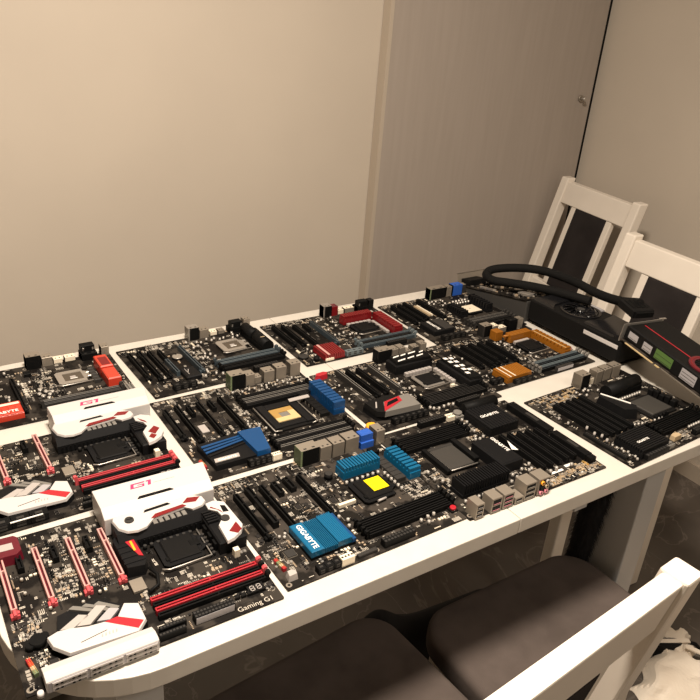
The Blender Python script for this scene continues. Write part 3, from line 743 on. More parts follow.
B.scatter_caps((122,60,150,170),9,2.6,6); B.scatter_caps((140,212,300,236),16,2.6,6); B.chip(52,140,13,24,2,M_LGREY,False); B.chip(92,150,10,18,2); B.pins(12,30,8,2,rot=radians(95),colours=(M_RED,M_BRASS,M_RED))
B.clutter(620,[(4,218,300,258),(20,96,140,130),(130,212,300,240),(128,60,150,170)])

# board with white blocks on its heatsinks
B = Board(.690, .871, .015, 300, 236, 'black motherboard with red outlined grey heatsink, right of the gold socket board', seed=8)
B.slot(54,102,218,M_DGREY,M_GREY); B.slot(73,108,212,M_BLK,M_BLK2); B.slot(96,112,208,M_BLK,M_BLK2); B.slot(125,104,208,M_DGREY,M_GREY)
b = MB(); b.prism([(18,76),(20,36),(66,22),(112,22),(114,70),(70,84)],0,9,M_BLKM,ins=1); h = B.add(b,'heatsink'); B.o(15,20,116,86)
q = MB(); q.prism([(18,74),(20,36),(34,28),(50,58),(96,66),(70,80)],9,19,M_BLK2,ins=1.5); q.prism([(33,28),(110,22),(114,66),(92,66),(50,59)],9,20,M_GREY,ins=1); B.add(q,'cap_plate',0,0,0,parent=h)
q = MB(); q.prism([(33,30),(52,58),(90,64),(86,48)],20,20.6,M_RED); q.prism([(46,42),(57,54),(82,59),(79,50)],20.6,20.9,M_BLK)
o = B.add(q,'red_inlay',0,0,0,parent=h)
q = MB(); q.prism([(26,48),(29,48),(41,66),(38,66)],19,19.4,M_LGREY); B.add(q,'print',0,0,0,parent=h)
B.socket(205,112,50,46,M_SILV,'black')
b = MB(); b.box(0,0,0,94,36,20,M_BLKM,c=2); b.prism([(2,4),(90,0),(92,30),(6,34)],20,26,M_BLK,ins=1.5); h = B.add(b,'heatsink',160,162); B.o(160,160,256,200)
q = MB()
for x,y,w in ((8,7,20),(34,9,18),(58,10,18),(8,24,16),(28,25,14),(48,26,20),(74,22,12)): q.prism([(x,y),(x+w,y+2),(x+w+3,y+6),(x+3,y+4)],26,26.5,M_WPRINT)
B.add(q,'white_dashes',0,0,0,parent=h)
b = MB(); b.box(0,0,0,34,104,20,M_BLKM,c=2); b.prism([(2,4),(30,0),(34,96),(6,100)],20,25,M_BLK,ins=1.5); h = B.add(b,'heatsink',256,48); B.o(254,46,292,154)
q = MB()
for x,y in ((8,88),(20,84),(8,72),(20,68),(8,52),(20,50),(12,36),(22,30),(8,20)): q.prism([(x,y),(x+8,y-2),(x+8,y+6),(x,y+8)],25,25.5,M_WPRINT)
B.add(q,'white_dashes',0,0,0,parent=h)
B.chokes([(178+i*8.5,150) for i in range(8)],7,8,8,M_LGREY); B.chokes([(246,86+i*9) for i in range(7)],8,7,8,M_LGREY)
for v in (58,48,39,30): B.dimm(137,280,v,M_BLK,M_DGREY)
B.sata(40,8,120,19,11,M_BLK,6); B.conn(190,6,244,16,11,M_BLK)
B.port(156,190,28,20,M_TAN,M_BLK,M_BLK2,'audio_port'); B.port(193,208,25,20,M_TAN,M_TAN,name='network_port'); B.port(211,226,25,20,M_TAN,M_TAN,name='data_port'); B.port(230,246,12,16,M_TAN,M_TAN,name='video_port'); B.port(250,266,18,18,M_TAN,M_DGREY,name='data_port'); B.port(270,286,22,18,M_TAN,M_TAN,name='keyboard_port')
b = MB(); b.prism([(2,216),(6,224),(26,226),(34,220),(28,212),(8,210)],0,10,M_RED,ins=2); o = B.add(b,'sound_shield'); o['label'] = 'bright red shield'; B.o(0,208,36,228)
B.scatter_caps((118,60,150,200),12,2.8,7); B.scatter_caps((8,90,48,205),7,2.6,6); B.scatter_caps((120,10,190,26),6,3,8); b = MB(); b.box(0,0,0,9,6,6,M_CREAM); B.add(b,'fan_connector',230,70); B.o(230,70,239,76)
B.clutter(480,[(4,212,150,232),(120,20,150,190),(240,20,296,48)])

# board with amber heatsinks
B = Board(.988, .8955, .02, 308, 218, 'black motherboard with amber orange heatsinks in front of the black box', seed=9)
for u,a,z in ((46,88,180),(70,78,178),(92,88,176),(115,88,172),(140,80,170)): B.slot(u,a,z,M_BLK,M_BLK2,h=12)
h = B.fins(47,12,116,56,14,12,'u',M_ORNG,frac=.8,zb=.6,label='amber chipset heatsink'); b = MB(); b.box(8,0,13.8,10,44,14.6,M_CREAM); b.box(20,0,13.8,22.5,44,14.6,M_CREAM); B.add(b,'stripe',0,0,0,parent=h)
B.socket(224,114,50,44,M_BLKM,'black')
h = B.fins(196,152,262,170,19,6,'u',M_ORNG,frac=.9,zb=.6,label='amber heatsink behind the socket'); b = MB(); b.tube([(-16,8,17),(10,10,14),(60,12,12)],3,M_ORNG,8); B.add(b,'heat_pipe',0,0,0,parent=h)
h = B.fins(264,52,285,158,17,10,'v',M_ORNG,frac=.75,zb=.6,label='amber heatsink right of the socket'); b = MB(); b.box(21,0,8,24,104,14,M_PINK); b.box(4,2,16.5,6,100,17.6,M_GOLDL); B.add(b,'stripe',0,0,0,parent=h)
h = B.block(172,174,192,194,22,M_ORNG,label='small amber heatsink')
for v in (45,26): B.dimm(150,294,v,M_BGREY,M_BGREY,latchm=M_GREY)
for v in (36,17): B.dimm(150,294,v,M_BLK,M_BGREYD,latchm=M_GREY)
B.conn(186,2,236,10,10,M_DGREY,front=M_LILAC); B.sata(14,20,46,32,9,M_BLK,2); B.sata(60,2,110,10,9,M_BLK2,3)
B.port(158,184,28,20,M_TAN,M_BLK,M_DGREY,'audio_port'); B.port(190,206,22,18,M_CREAM,M_TAN,name='network_port'); B.port(212,236,12,16,M_CREAM,M_TAN,name='video_port'); B.port(242,268,26,18,M_BLK,M_BLK,name='monitor_port'); B.port(274,290,24,16,M_TAN,M_TAN,name='keyboard_port')
b = MB(); b.box(0,0,0,10,16,10,M_WHITE,c=.5); B.add(b,'fan_connector',287,156); B.o(286,155,298,173); b = MB(); b.box(0,0,0,10,10,9,M_WHITE,c=.5); B.add(b,'fan_connector',290,62); B.o(290,62,300,72)
B.chokes([(206+i*9,144) for i in range(5)],8,7,7,M_LGREY); B.scatter_caps((150,60,196,168),12,2.8,7); B.scatter_caps((14,40,44,170),6,2.6,6); B.scatter_caps((240,20,300,40),3,3,8)
B.clutter(430,[(4,182,150,212),(150,60,196,168),(10,10,140,60)])

# ------------------------------------------------------------------ front row
# blue heatsinks, yellow sticker
B = Board(.370, .6165, .012, 305, 244, 'black motherboard with blue finned heatsinks and yellow square on its socket in the front row', pcb=M_PCBG, seed=10)
B.slot(23,101,200,M_BLK); B.slot(45,113,206,M_BLK2,M_BLK2,h=12,w=9,latch=False); B.slot(66,95,202,M_BLK); B.slot(87,172,202,M_BLK2,h=10,w=9,latch=False); B.slot(109,174,204,M_BLK2,h=10,w=9,latch=False); B.slot(129,98,199,M_BLK)
b = MB(); b.box(0,0,0,72,62,5,M_BLK); b.box(0,0,5,20,62,15,M_CYAN,c=1.2)
for i in range(9): b.box(20+i*2.6,0,5,21.4+i*2.6,62,13,M_CYAN,c=.2)
b.box(43,1,5,66,61,15,M_CYAN,c=.6)
for i in range(8): b.box(44+i*2.8,0,15,45.4+i*2.8,62,15.6,M_CYAN)
b.box(66,0,5,72,62,11,M_BLUE)
h = B.add(b,'heatsink',54,32); h['label'] = 'teal blue chipset heatsink with white lettering'; B.o(54,32,126,96)
B.text('GIGABYTE',7,57,52,M_WPRINT,15.1,rot=-pi/2,parent=h)
B.caps([(174,180)],8,10,M_BLK2,M_DGREY)
B.socket(218,121,54,50,M_BLKM,'black',lever=False); b = MB(); b.box(-14,-15,9,14,15,9.8,M_YEL); o = B.add(b,'sticker',226,124); o['label'] = 'yellow square sticker'
b = MB(); b.tube([(0,0,6),(16,2,5)],1.8,M_LGREY,8); B.add(b,'socket_lever',206,90)
def wavy(B,u0,v0,u1,v1,h,n,ax,lab):
    o = B.fins(u0,v0,u1,v1,h,n,ax,M_CYAN,frac=.62,zb=.62,label=lab); return o
wavy(B,192,164,262,188,22,13,'u','blue finned heatsink behind the socket'); wavy(B,286,116,308,186,20,8,'v','blue finned heatsink right of the socket')
B.chokes([(272,124+i*11) for i in range(6)],18,10,8,M_DGREY); B.chokes([(196+i*12,156) for i in range(5)],10,6,6,M_BLK2)
B.caps([(190+i*10,152) for i in range(7)],3,7); B.caps([(258,100+i*9) for i in range(6)],3,7)
for v in (61,52,42,33): B.dimm(148,300,v,M_BLK,M_BLK2)
B.conn(156,4,210,15,11,M_BLK); B.sata(48,3,84,14,10,M_BLK,3); B.conn(84,2,104,12,12,M_CREAM,'drive_connector',4,1,label='cream drive connector'); B.conn(112,4,144,10,5,M_DGREY,'pin_header',8,2)
b = MB(); b.box(-6,-6,0,6,6,3,M_BLK2); b.cyl(0,0,3,7,5.2,M_RED,n=16,r1=4.6); o = B.add(b,'power_button',297,24); o['label'] = 'red power button'; B.o(290,17,304,31)
b = MB(); b.box(0,0,0,30,5,6,M_CREAM,c=.4); o = B.add(b,'panel_connector',148,108); B.o(148,108,178,113)
b = MB(); b.prism([(0,0),(14,0),(16,8),(10,13),(2,12)],0,9,M_LGREY,ins=2); B.add(b,'connector',8,12); B.o(6,10,26,27)
B.pins(16,32,9,2,rot=radians(98),colours=(M_RED,M_BRASS,M_GRN,M_RED),label='colour coded front panel header'); B.chip(36,58,14,14,2.2,M_DGREY); B.chip(150,128,9,12,2); B.chip(96,140,8,10,2)
B.caps([(120,84),(134,88),(142,76),(136,64),(250,26),(262,27),(236,24),(244,16)],3,7); B.caps([(38,92),(44,88),(48,94)],2.6,5)
b = MB(); b.cyl(0,0,0,3,4,M_TAN,n=12); B.add(b,'fan_header',292,40)
B.port(150,184,30,22,M_TAN,M_BLK,M_GRN,'audio_port',label='black audio port with green side'); B.port(187,208,26,22,M_TAN,M_TAN,name='data_port'); B.port(211,233,26,22,M_TAN,M_TAN,name='data_port'); B.port(236,262,27,22,M_TAN,M_TAN,name='network_port')
o = B.port(266,292,12,24,M_BLUEP,M_BLUEP,name='monitor_port',label='blue monitor port'); b = MB(); b.box(0,0,0,24,16,15,M_BLUEP,c=2); o = B.add(b,'monitor_port',267,226,T+12); o['label'] = 'blue monitor port'
B.port(297,314,27,24,M_TAN,M_TAN,name='keyboard_port'); b = MB(); b.cyl(0,0,0,7,9,M_ORNP,n=14,r1=7); b.cyl(6,3,0,5,6,M_ORNP,n=10); o = B.add(b,'dust_plug',304,252,T+16); o['label'] = 'orange plug'
b = MB(); b.box(0,0,0,16,14,10,M_BLK,c=1); B.add(b,'power_connector',268,196); B.o(268,196,284,210)
B.clutter(800,[(4,206,150,240),(134,100,176,180),(6,40,60,100),(60,14,150,34),(240,16,300,34),(70,100,126,170),(262,66,300,112)])
b = MB()
for (a,c,e,f) in ((184,66,250,66.6),(184,88,184.6,66),(250,66,250.6,88),(184,88,200,88.6),(234,88,250,88.6),(178,96,178.6,150),(260,96,260.6,150)): b.box(a,c,0,e,f,.12,M_SILK)

# board turned round: rear ports face the near edge (coordinates measured from its near left corner)
B = Board(.6755, .614, -.008, 305, 250, 'black motherboard turned round with its metal ports along the near table edge', seed=13)
b = MB(); b.box(-36,-34,0,36,34,4,M_BLK2,c=.8); s0 = B.add(b,'processor_socket',76,138); B.o(38,102,114,174)
b = MB(); b.box(-26,-32,4,24,30,8.5,M_IHS,c=1.5); b.box(-26,24,8.5,24,30,8.8,M_DGREY); o = B.add(b,'processor_lid',0,0,0,parent=s0); o['label'] = 'grey metal processor lid'
b = MB(); b.box(-36,-36,4,-28,34,10,M_BLK,c=1); b.box(26,-30,4,36,34,14,M_BLK,c=1.5); b.tube([(-27,30,7),(-27,-34,7),(28,-36,7)],1.1,M_SILV,8); B.add(b,'socket_bracket',0,0,0,parent=s0)
for v in (184,194,204,214): B.dimm(15,150,v,M_BLK,M_BLK2)
h = B.fins(22,44,120,74,24,19,'u',M_BLKM,frac=.45,zb=.25)
h = B.block(122,64,168,140,22,M_BLKM,c=3); B.text('GIGABYTE',34,70,44,M_WPRINT,22.1,rot=-pi/2,parent=h); q = MB(); q.prism([(44,26),(53,20),(56,50)],22,22.5,M_WPRINT); B.add(q,'white_arrow',0,0,0,parent=h)
h = B.fins(184,160,252,230,18,10,'u',M_BLKM,frac=.8,zb=.7); B.text('GIGABYTE',10,36,42,M_WPRINT,18.2,parent=h)
b = MB(); b.tube([(0,0,14),(78,0,14)],11,M_BLK,14); b.box(0,-8,0,78,8,10,M_BLK); B.add(b,'heatsink',188,240); B.o(186,230,268,250)
b = MB(); b.box(-9,-9,0,9,9,8,M_GREY,c=2); b.cyl(0,0,8,12,8,M_GREY,n=14); B.add(b,'connector',176,240); B.o(166,230,186,250)
for i,u in enumerate((196,214,234,252,270)): B.slot(u,40,148-3*i,M_BLK,M_BLK2,latch=False,h=11)
B.sata(282,118,300,222,13,M_BLK,1); B.sata(284,30,300,112,12,M_BLK,1)
B.conn(88,236,146,247,12,M_BLK); B.conn(150,234,166,246,9,M_CREAM,'fan_connector',4,1)
B.port(7,22,26,22,M_TAN,M_LILAC,name='keyboard_port',facing=-1,holes=3); B.port(38,58,26,22,M_TAN,M_PINKP,name='data_port',facing=-1,holes=2); B.port(62,83,26,22,M_TAN,M_PINKP,name='data_port',facing=-1,holes=3)
B.port(88,105,11,20,M_TAN,M_SILV,name='video_port',facing=-1,holes=1); B.port(107,130,30,24,M_TAN,M_SILV,name='network_port',facing=-1,holes=3)
o = B.port(136,160,30,24,M_TAN,M_TAN,name='audio_port',facing=-1,holes=0)
for k,(x,z,m) in enumerate(((142,24,M_ORNP),(142,15,M_BLK),(142,6,M_PINKP),(153,24,M_LGREY),(153,15,M_BRASS),(153,6,M_PINKP))):
    b = MB(); b.hcyl((0,0,0),(0,-3,0),3.6,m); b.hcyl((0,-2.6,0),(0,-3.1,0),1.8,M_BLK); a = B.add(b,'audio_jack',x-136,-.2,z-1,parent=o)
    if m in (M_ORNP,M_PINKP): a['label'] = 'orange audio jack' if m is M_ORNP else 'pink audio jack'
B.caps([(20+i*9,34) for i in range(5)]+[(70+i*9,36) for i in range(4)],3,6); B.scatter_caps((120,30,180,62),9,3,7); B.caps([(176,50),(182,62),(200,30),(216,32),(248,28)],3.2,8); B.scatter_caps((150,150,182,228),8,3,7)
B.caps([(12,100),(14,120),(20,90),(8,140)],3,7)
b = MB(); b.box(0,0,0,30,5,.3,M_WPRINT); b.box(40,4,0,56,10,.3,M_WPRINT); b.box(20,-20,0,74,-17,.3,M_WPRINT); B.add(b,'print',200,27); B.o(198,25,232,34)
b = MB(); b.box(0,0,0,14,14,11,M_BLK,c=1); B.add(b,'connector',286,20); B.o(284,18,302,36)
B.clutter(640,[(170,3,300,26,1),(170,3,300,26,1),(200,4,290,24,1),(4,60,40,180),(120,20,190,64),(150,148,184,230)])

# dark board at the far right of the front row
B = Board(1.021, .588, .04, 305, 250, 'all black motherboard beside the red striped graphics card at the front right', seed=14)
for u in (34,52,70,88,108): B.slot(u,80,204,M_BLK,M_BLK2,latch=False)
b = MB(); b.tube([(0,0,14),(104,4,14)],14,M_BLK,16); b.box(0,-12,0,104,14,12,M_BLK); h = B.add(b,'heatsink',160,182); h['label'] = 'rounded black heatsink'; B.o(158,166,268,200)
b = MB(); b.prism([(124,176),(136,182),(164,112),(150,100),(124,112)],0,20,M_BLKM,ins=3); q = MB(); h = B.add(b,'heatsink'); B.o(122,98,166,184)
q.prism([(133,176),(136,178),(158,124),(155,122)],20,21,M_WPRINT); B.add(q,'stripe',0,0,0,parent=h)
b = MB(); b.box(-38,-34,0,38,34,4,M_BLK2,c=.8); s0 = B.add(b,'processor_socket',214,114); B.o(174,78,254,150)
b = MB(); b.box(-32,-27,4,30,27,8,M_IHS,c=1.2); B.add(b,'processor_lid',0,0,0,parent=s0)
b = MB()
for i in range(7): b.box(-40+i*6,-40+(i%2)*3,0,-36+i*6,-33,12,M_BLK,c=.6)
B.add(b,'socket_bracket',0,0,0,parent=s0)
b = MB()
for i in range(5): b.box(252,88+i*12.5,0,266-(i%2)*3,98+i*12.5,16+(i%2)*3,M_BLK,c=1.2)
B.add(b,'heatsink'); B.o(250,86,268,152)
h = B.fins(34,8,112,66,18,12,'v',M_BLKM,frac=.7,zb=.6); b = MB(); b.box(12,20,17.9,44,28,18.2,M_BLK2); B.add(b,'name_plate',0,0,0,parent=h); B.text('GIGABYTE',14,20.5,32,M_WPRINT,18.3,parent=h)
for v in (67,57,48,38): B.dimm(136,276,v,M_BLK,M_BLK2)
B.caps([(176+i*8,158) for i in range(9)],3,8,M_SILV); B.caps([(172+i*7,76) for i in range(4)],2.6,6); B.caps([(120+i*9,84-i*2) for i in range(4)],3,7); B.caps([(210+i*8,28) for i in range(6)],3,7)
B.conn(40,0,104,8,10,M_BLK2,'drive_connector',8,1); B.conn(106,2,124,18,9,M_GREY,'drive_connector',3,2); B.conn(198,6,252,16,11,M_BLK)
b = MB(); b.prism([(0,0),(22,0),(22,8),(12,13),(0,10)],0,9,M_BRASS,ins=1); o = B.add(b,'connector',142,14); o['label'] = 'tan connector block'; B.o(140,12,166,28)
B.port(144,172,30,22,M_TAN,M_BLK,M_TAN,'audio_port',label='black audio port with tin side'); B.port(176,192,14,18,M_TAN,M_CREAM,name='video_port'); B.port(196,216,26,20,M_TAN,M_TAN,name='data_port'); B.port(220,244,26,20,M_TAN,M_TAN,name='data_port'); B.port(250,276,26,20,M_TAN,M_TAN,name='network_port')
b = MB(); b.box(0,0,0,8,92,6,M_BLK2,c=.5)
for i in range(22): b.box(2,3+i*4,6,6,5+i*4,7,M_DGREY)
B.add(b,'drive_connector',6,20); B.o(4,18,16,114); B.caps([(26,120),(22,100),(28,88),(24,74)],2.6,9,M_LGREY); B.caps([(10,150),(8,170)],2.4,7,M_LGREY)
B.scatter_caps((112,90,126,230),6,2.8,6); B.scatter_caps((10,10,34,70),8,2.6,6); B.scatter_caps((130,200,170,228),6,3,7)
B.clutter(560,[(6,206,130,246,1),(10,208,120,244,1),(10,8,40,110),(110,74,180,100),(126,8,200,36)])
# ------------------------------------------------------------------ the room
XW, YW, XL, YB, HC = 2.27, 1.87, -1.7, -1.9, 2.5
def slab(name, x0,y0,z0,x1,y1,z1, m):
    b = MB(1); b.box(x0,y0,z0,x1,y1,z1,m); return structure(b.build(name))
slab('floor', XL,YB,-.05,XW,YW,0,M_FLOOR)
slab('ceiling', XL,YB,HC,XW,YW,HC+.05,M_CEIL)
slab('wall_back', XL,YW,-.05,XW+.1,YW+.1,HC+.05,M_WALL)
slab('wall_right', XW,YB,-.05,XW+.1,YW,HC+.05,M_WALL)
slab('wall_left', XL-.1,YB,-.05,XL,YW+.1,HC+.05,M_WALL)
slab('wall_front', XL-.1,YB-.1,-.05,XW+.1,YB,HC+.05,M_WALL)
slab('baseboard_right', XW-.012,YB,0,XW,YW-.05,.06,M_TRIM)
slab('baseboard_back', XL,YW-.012,0,1.33,YW,.06,M_TRIM)
# sliding wood-grain panel with its edge strip, dark gap beside the right wall and a small lock
b = MB(1); b.box(1.345,YW-.035,.012,XW-.03,YW-.003,HC-.02,M_DOOR)
d = structure(b.build('door_1'))
b = MB(1); b.box(1.332,YW-.037,.012,1.345,YW-.003,HC-.02,M_TRIM); b.build('edge_strip', d)
b = MB(1)
b.box(XW-.03,YW-.02,0,XW-.0005,YW-.002,HC-.02,M_BLK)  # black strip painting the shade in the gap beside the panel
structure(b.build('gap_shade_1'))
b = MB(1)
for i in range(9): b.box(XW-.02,YW-.03,.9+i*.05,XW-.012,YW-.02,.93+i*.05,M_TRIM)
k = MB(.001); k.hcyl((0,0,0),(0,-6,0),11,M_TAN,16); k.hcyl((0,-6,0),(0,-18,0),5,M_SILV,12); k.hcyl((0,-18,0),(0,-24,0),9,M_SILV,14,r1=6)
kn = k.build('door_knob', d, (2.185,YW-.035,1.165))
kn['label'] = 'small chrome knob'

# ------------------------------------------------------------------ table
tb = empty('dining_table', (.75,.99,0))
tag(tb, 'white laminate dining table covered with motherboards', 'table')
def rounded(x0,y0,x1,y1,r,n=10, corners=(1,1,1,1)):
    P = []
    for k,(cx,cy,a0) in enumerate(((x0+r,y0+r,180),(x1-r,y0+r,270),(x1-r,y1-r,0),(x0+r,y1-r,90))):
        if corners[k]:
            for i in range(n+1): a = radians(a0+90*i/n); P.append((cx+r*cos(a),cy+r*sin(a)))
        else: P.append(((x0,y0),(x1,y0),(x1,y1),(x0,y1))[k])
    return P
ox, oy = .75, .99
TX0, TX1, TY0, TY1 = .048, 1.452, .582, 1.398
b = MB(1); b.prism([(x-ox,y-oy) for x,y in rounded(TX0,TY0,.7495,TY1,.15,12,(1,0,0,1))], TZ-.028, TZ, M_TABLE); b.build('table_leaf', tb, bevel=.0015, seg=2)
b = MB(1); b.prism([(x-ox,y-oy) for x,y in rounded(.7505,TY0,TX1,TY1,.15,12,(0,1,1,0))], TZ-.028, TZ, M_TABLE); b.build('table_leaf', tb, bevel=.0015, seg=2)
for lx in (.145,1.11):
    for ly in (.607,1.25):
        if ly > 1 and lx > 1: lx = 1.29
        b = MB(1); b.box(lx-ox,ly-oy,0,lx+.056-ox,ly+.125-oy,TZ-.028,M_LEG); b.box(lx+.056-ox,ly+.03-oy,.0,lx+.060-ox,ly+.095-oy,TZ-.1,M_LEG)
        b.build('table_leg', tb, bevel=.002)
for yy in (.66,1.31):
    b = MB(1); b.box(.201-ox,yy-oy,TZ-.10,(1.11 if yy < 1 else 1.29)-ox,yy+.02-oy,TZ-.028,M_LEG); b.build('apron', tb)
for xx in (.155,1.12):
    b = MB(1); b.box(xx-ox,.732-oy,TZ-.10,xx+.02-ox,1.25-oy,TZ-.028,M_LEG); b.build('apron', tb)
for xx in (.56,.905):
    b = MB(1); b.box(xx-ox,(.60 if xx > .7 else .69)-oy,TZ-.056,xx+.03-ox,1.38-oy,TZ-.028,M_LEG); b.build('slide_rail', tb)

# ------------------------------------------------------------------ chairs
def chair(x, y, rot, label, w=.385, top=.905, shear=.11, flare=.0, front=.18, dx=0):
    r = empty('dining_chair', (x,y,0), rot); tag(r, label, 'chair', 'white dining chairs with grey upholstery')
    h = w/2; sw = .20
    yb = -.205                                  # rear posts at seat level
    zt = top
    def lean(z): return yb - max(0, z-.44)/(top-.44)*shear + (0 if z > .44 else -(.44-z)*flare)
    for s in (-1,1):
        px = s*(h-.018)
        b = MB(1); zs = (0,.44,top)
        P = []
        for z in zs:
            yy = lean(z); d = .018 if z == top else .021
            P += [(px-.0175,yy-d,z),(px+.0175,yy-d,z),(px+.0175,yy+d,z),(px-.0175,yy+d,z)]
        F = [(3,2,1,0),(8,9,10,11)]
        for k in range(2): F += [(4*k+i,4*k+(i+1)%4,4*k+4+(i+1)%4,4*k+4+i) for i in range(4)]
        b.poly(P,F,M_CHAIR); b.build('rear_post', r, bevel=.004)
        b = MB(1); b.prism([(s*.182+dx-.016,front-.05),(s*.182+dx+.016,front-.05),(s*.182+dx+.016,front-.012),(s*.182+dx-.016,front-.012)],0,.415,M_CHAIR); b.build('front_leg', r, bevel=.004)
    def rail(z0,z1,name,x0,x1,t,dy=0,m=M_CHAIR,bev=.003):
        P = []
        for z in (z0,z1):
            yy = lean(z)+dy; P += [(x0,yy-t/2,z),(x1,yy-t/2,z),(x1,yy+t/2,z),(x0,yy+t/2,z)]
        b = MB(1); b.poly(P,[(3,2,1,0),(4,5,6,7),(0,1,5,4),(1,2,6,5),(2,3,7,6),(3,0,4,7)],m); return b.build(name, r, bevel=bev)
    rail(top-.085,top-(.012 if top > .9 else .003),'top_rail',-h+.035,h-.035,.026)
    rail(.50,.545,'lower_rail',-h+.035,h-.035,.022)
    for s in (-1,1): rail(.545,top-.085,'back_slat',s*.088-.0125,s*.088+.0125,.02)
    rail(.545,top-.085,'back_pad',-.0755,.0755,.026,0,M_FABD,.004)
    b = MB(1); b.box(-h+.036,front-.045,.36,h-.036,front-.02,.415,M_CHAIR); b.build('seat_frame', r)
    for s in (-1,1):
        b = MB(1); b.box(s*.182+dx*.5-.01,-.19,.36,s*.182+dx*.5+.01,front-.05,.415,M_CHAIR); b.build('seat_frame', r)
    P = rounded(-.1925+dx,-.185,.1925+dx,front,.06,8)
    b = MB(1); b.prism(P,.415,.470,M_FAB,ins=0)
    o = b.build('seat', r, bevel=.016, seg=4)
    for p in o.data.polygons: p.use_smooth = True
    return r
chair(.488, .577, .085, 'white dining chair in the foreground whose back rail crosses the lower right', w=.425, top=.885, shear=.075, flare=.12, front=.175, dx=-.022)
st = empty('stool', (.866,.575,0)); tag(st, 'stool with rounded grey-brown cushion under the table edge, beside the table leg', 'stool')
for sx in (-1,1):
    for sy in (-1,1):
        b = MB(1); b.box(sx*.155-.018,sy*.075-.018,0,sx*.155+.018,sy*.075+.018,.415,M_CHAIR); b.build('leg', st, bevel=.004)
b = MB(1); b.box(-.15,-.09,.35,.15,-.07,.415,M_CHAIR); b.box(-.15,.07,.35,.15,.09,.415,M_CHAIR); b.box(-.165,-.075,.35,-.145,.075,.415,M_CHAIR); b.box(.145,-.075,.35,.165,.075,.415,M_CHAIR); b.build('seat_frame', st)
b = MB(1); b.prism(rounded(-.185,-.105,.222,.135,.07,8),.415,.470,M_FAB); o = b.build('seat', st, bevel=.016, seg=4)
for p in o.data.polygons: p.use_smooth = True
chair(1.805, 1.65, radians(81.6), 'white dining chair standing in the corner by the wood grain panel')
chair(1.442, 1.052, radians(86), 'white dining chair behind the red striped graphics card at the end of the table')

# ------------------------------------------------------------------ graphics cards and cable
GPU = 'graphics cards piled at the end of the table'
def frame_obj(name, o, ex, ey):
    ex = Vector(ex).normalized(); ey = Vector(ey); ey = (ey - ex*ey.dot(ex)).normalized(); ez = ex.cross(ey)
    r = bpy.data.objects.new(name, None); COL.objects.link(r); r.empty_display_size = .05
    M = Matrix((ex,ey,ez)).transposed().to_4x4(); M.translation = Vector(o); r.matrix_world = M
    r.rotation_mode = 'XYZ'; loc, q, sc = M.decompose(); r.location = loc; r.rotation_euler = q.to_euler('XYZ'); return r
# black card with a fan, lying flat (x: towards the camera along the table end, y: across, z: up)
g = frame_obj('graphics_card', (1.310,1.128,TZ), (0,-1,0), (1,0,0)); tag(g, 'flat black graphics card with a fan and a white stripe on its side', 'graphics card', GPU)
b = MB(); L = 268
b.prism([(0,0),(L-6,0),(L,6),(L,116),(0,116)],12,62,M_BLK2,ins=0)
o = b.build('shroud', g, bevel=.003)
b = MB(); b.box(4,8,4,L-4,122,7,M_PCBG); b.box(10,116,0,90,124,4.5,M_BLK)
for i in range(8): b.box(20+i*30,20,0,30+i*30,30+(i%3)*20,4,M_BLK)
b.box(10,20,7,L-10,110,12,M_BLKM); b.build('circuit_board', g)
b = MB(); b.ring(105,58,62,65,41,47,M_GLOSS,36); b.cyl(105,58,61.5,62.2,42,M_BLK,n=36); b.build('fan_frame', g)
b = MB()
for k in range(11):
    a0 = 2*pi*k/11; P = []
    for t in range(5):
        r = 15+24*t/4; a = a0+.5*t/4; w = .26
        P += [(105+r*cos(a-w),58+r*sin(a-w),62.4),(105+r*cos(a+w),58+r*sin(a+w),65.5),(105+r*cos(a-w),58+r*sin(a-w),63.2),(105+r*cos(a+w),58+r*sin(a+w),66.3)]
    F = []
    for t in range(4):
        q = 4*t; F += [(q,q+1,q+5,q+4),(q+2,q+6,q+7,q+3),(q,q+4,q+6,q+2),(q+1,q+3,q+7,q+5)]
    F += [(0,2,3,1),(16,17,19,18)]
    b.poly(P,F,M_GLOSS,True)
b.build('fan_blades', g, fixn=True)
b = MB(); b.cyl(105,58,62,68,15,M_GLOSS,n=28,r1=14); b.cyl(105,58,68,68.3,9,M_DGREY,M_GSHR,n=24); b.build('fan_hub', g)
b = MB(); b.box(168,-.6,44,262,.4,53,M_WHITE,c=.3); o = b.build('stripe', g); o['label'] = 'white stripe along the side'
b = MB(); b.prism([(8,4),(70,4),(58,20),(50,100),(8,112)],62,67,M_GLOSS,ins=2); b.prism([(156,10),(240,8),(256,30),(256,96),(160,108),(168,60)],62,67,M_GLOSS,ins=2)
b.box(60,104,62,130,112,66,M_LILAC,c=.6); b.build('shroud_trim', g)
# card lying behind it, tapered dark grey shroud, board side up
g = frame_obj('graphics_card', (1.306,1.366,TZ), (0,-1,.0), (1,0,0)); tag(g, 'bare graphics card with dark grey sides and exposed parts lying under the black cable loop', 'graphics card', GPU)
b = MB(); b.profile([(2,0),(234,0),(234,54),(2,10)],0,112,M_GSHR,axis='y'); b.build('shroud', g, bevel=.002)
sl = math.atan2(44,232)
gb = bpy.data.objects.new('circuit_board', MB().box(-6,-3,0,236,120,1.8,M_PCB).mesh('circuit_board')); COL.objects.link(gb); gb.parent = g; gb.location = (0,0,.0112); gb.rotation_euler = (0,-sl,0)
b = MB(); R = random.Random(3)
for i in range(170):
    x, y = R.uniform(2,228), R.uniform(2,114); a, c, h = R.choice(((2,3,1),(3,5,2),(8,6,1.6),(6,6,5),(4,3,3)))
    b.box(x,y,1.8,x+a,y+c,1.8+h,R.choice((M_SMDT,M_SMDG,M_SILV,M_BLK,M_CHIP,M_BLK)),c=.2)
so = b.build('surface_components', gb); so['kind'] = 'stuff'
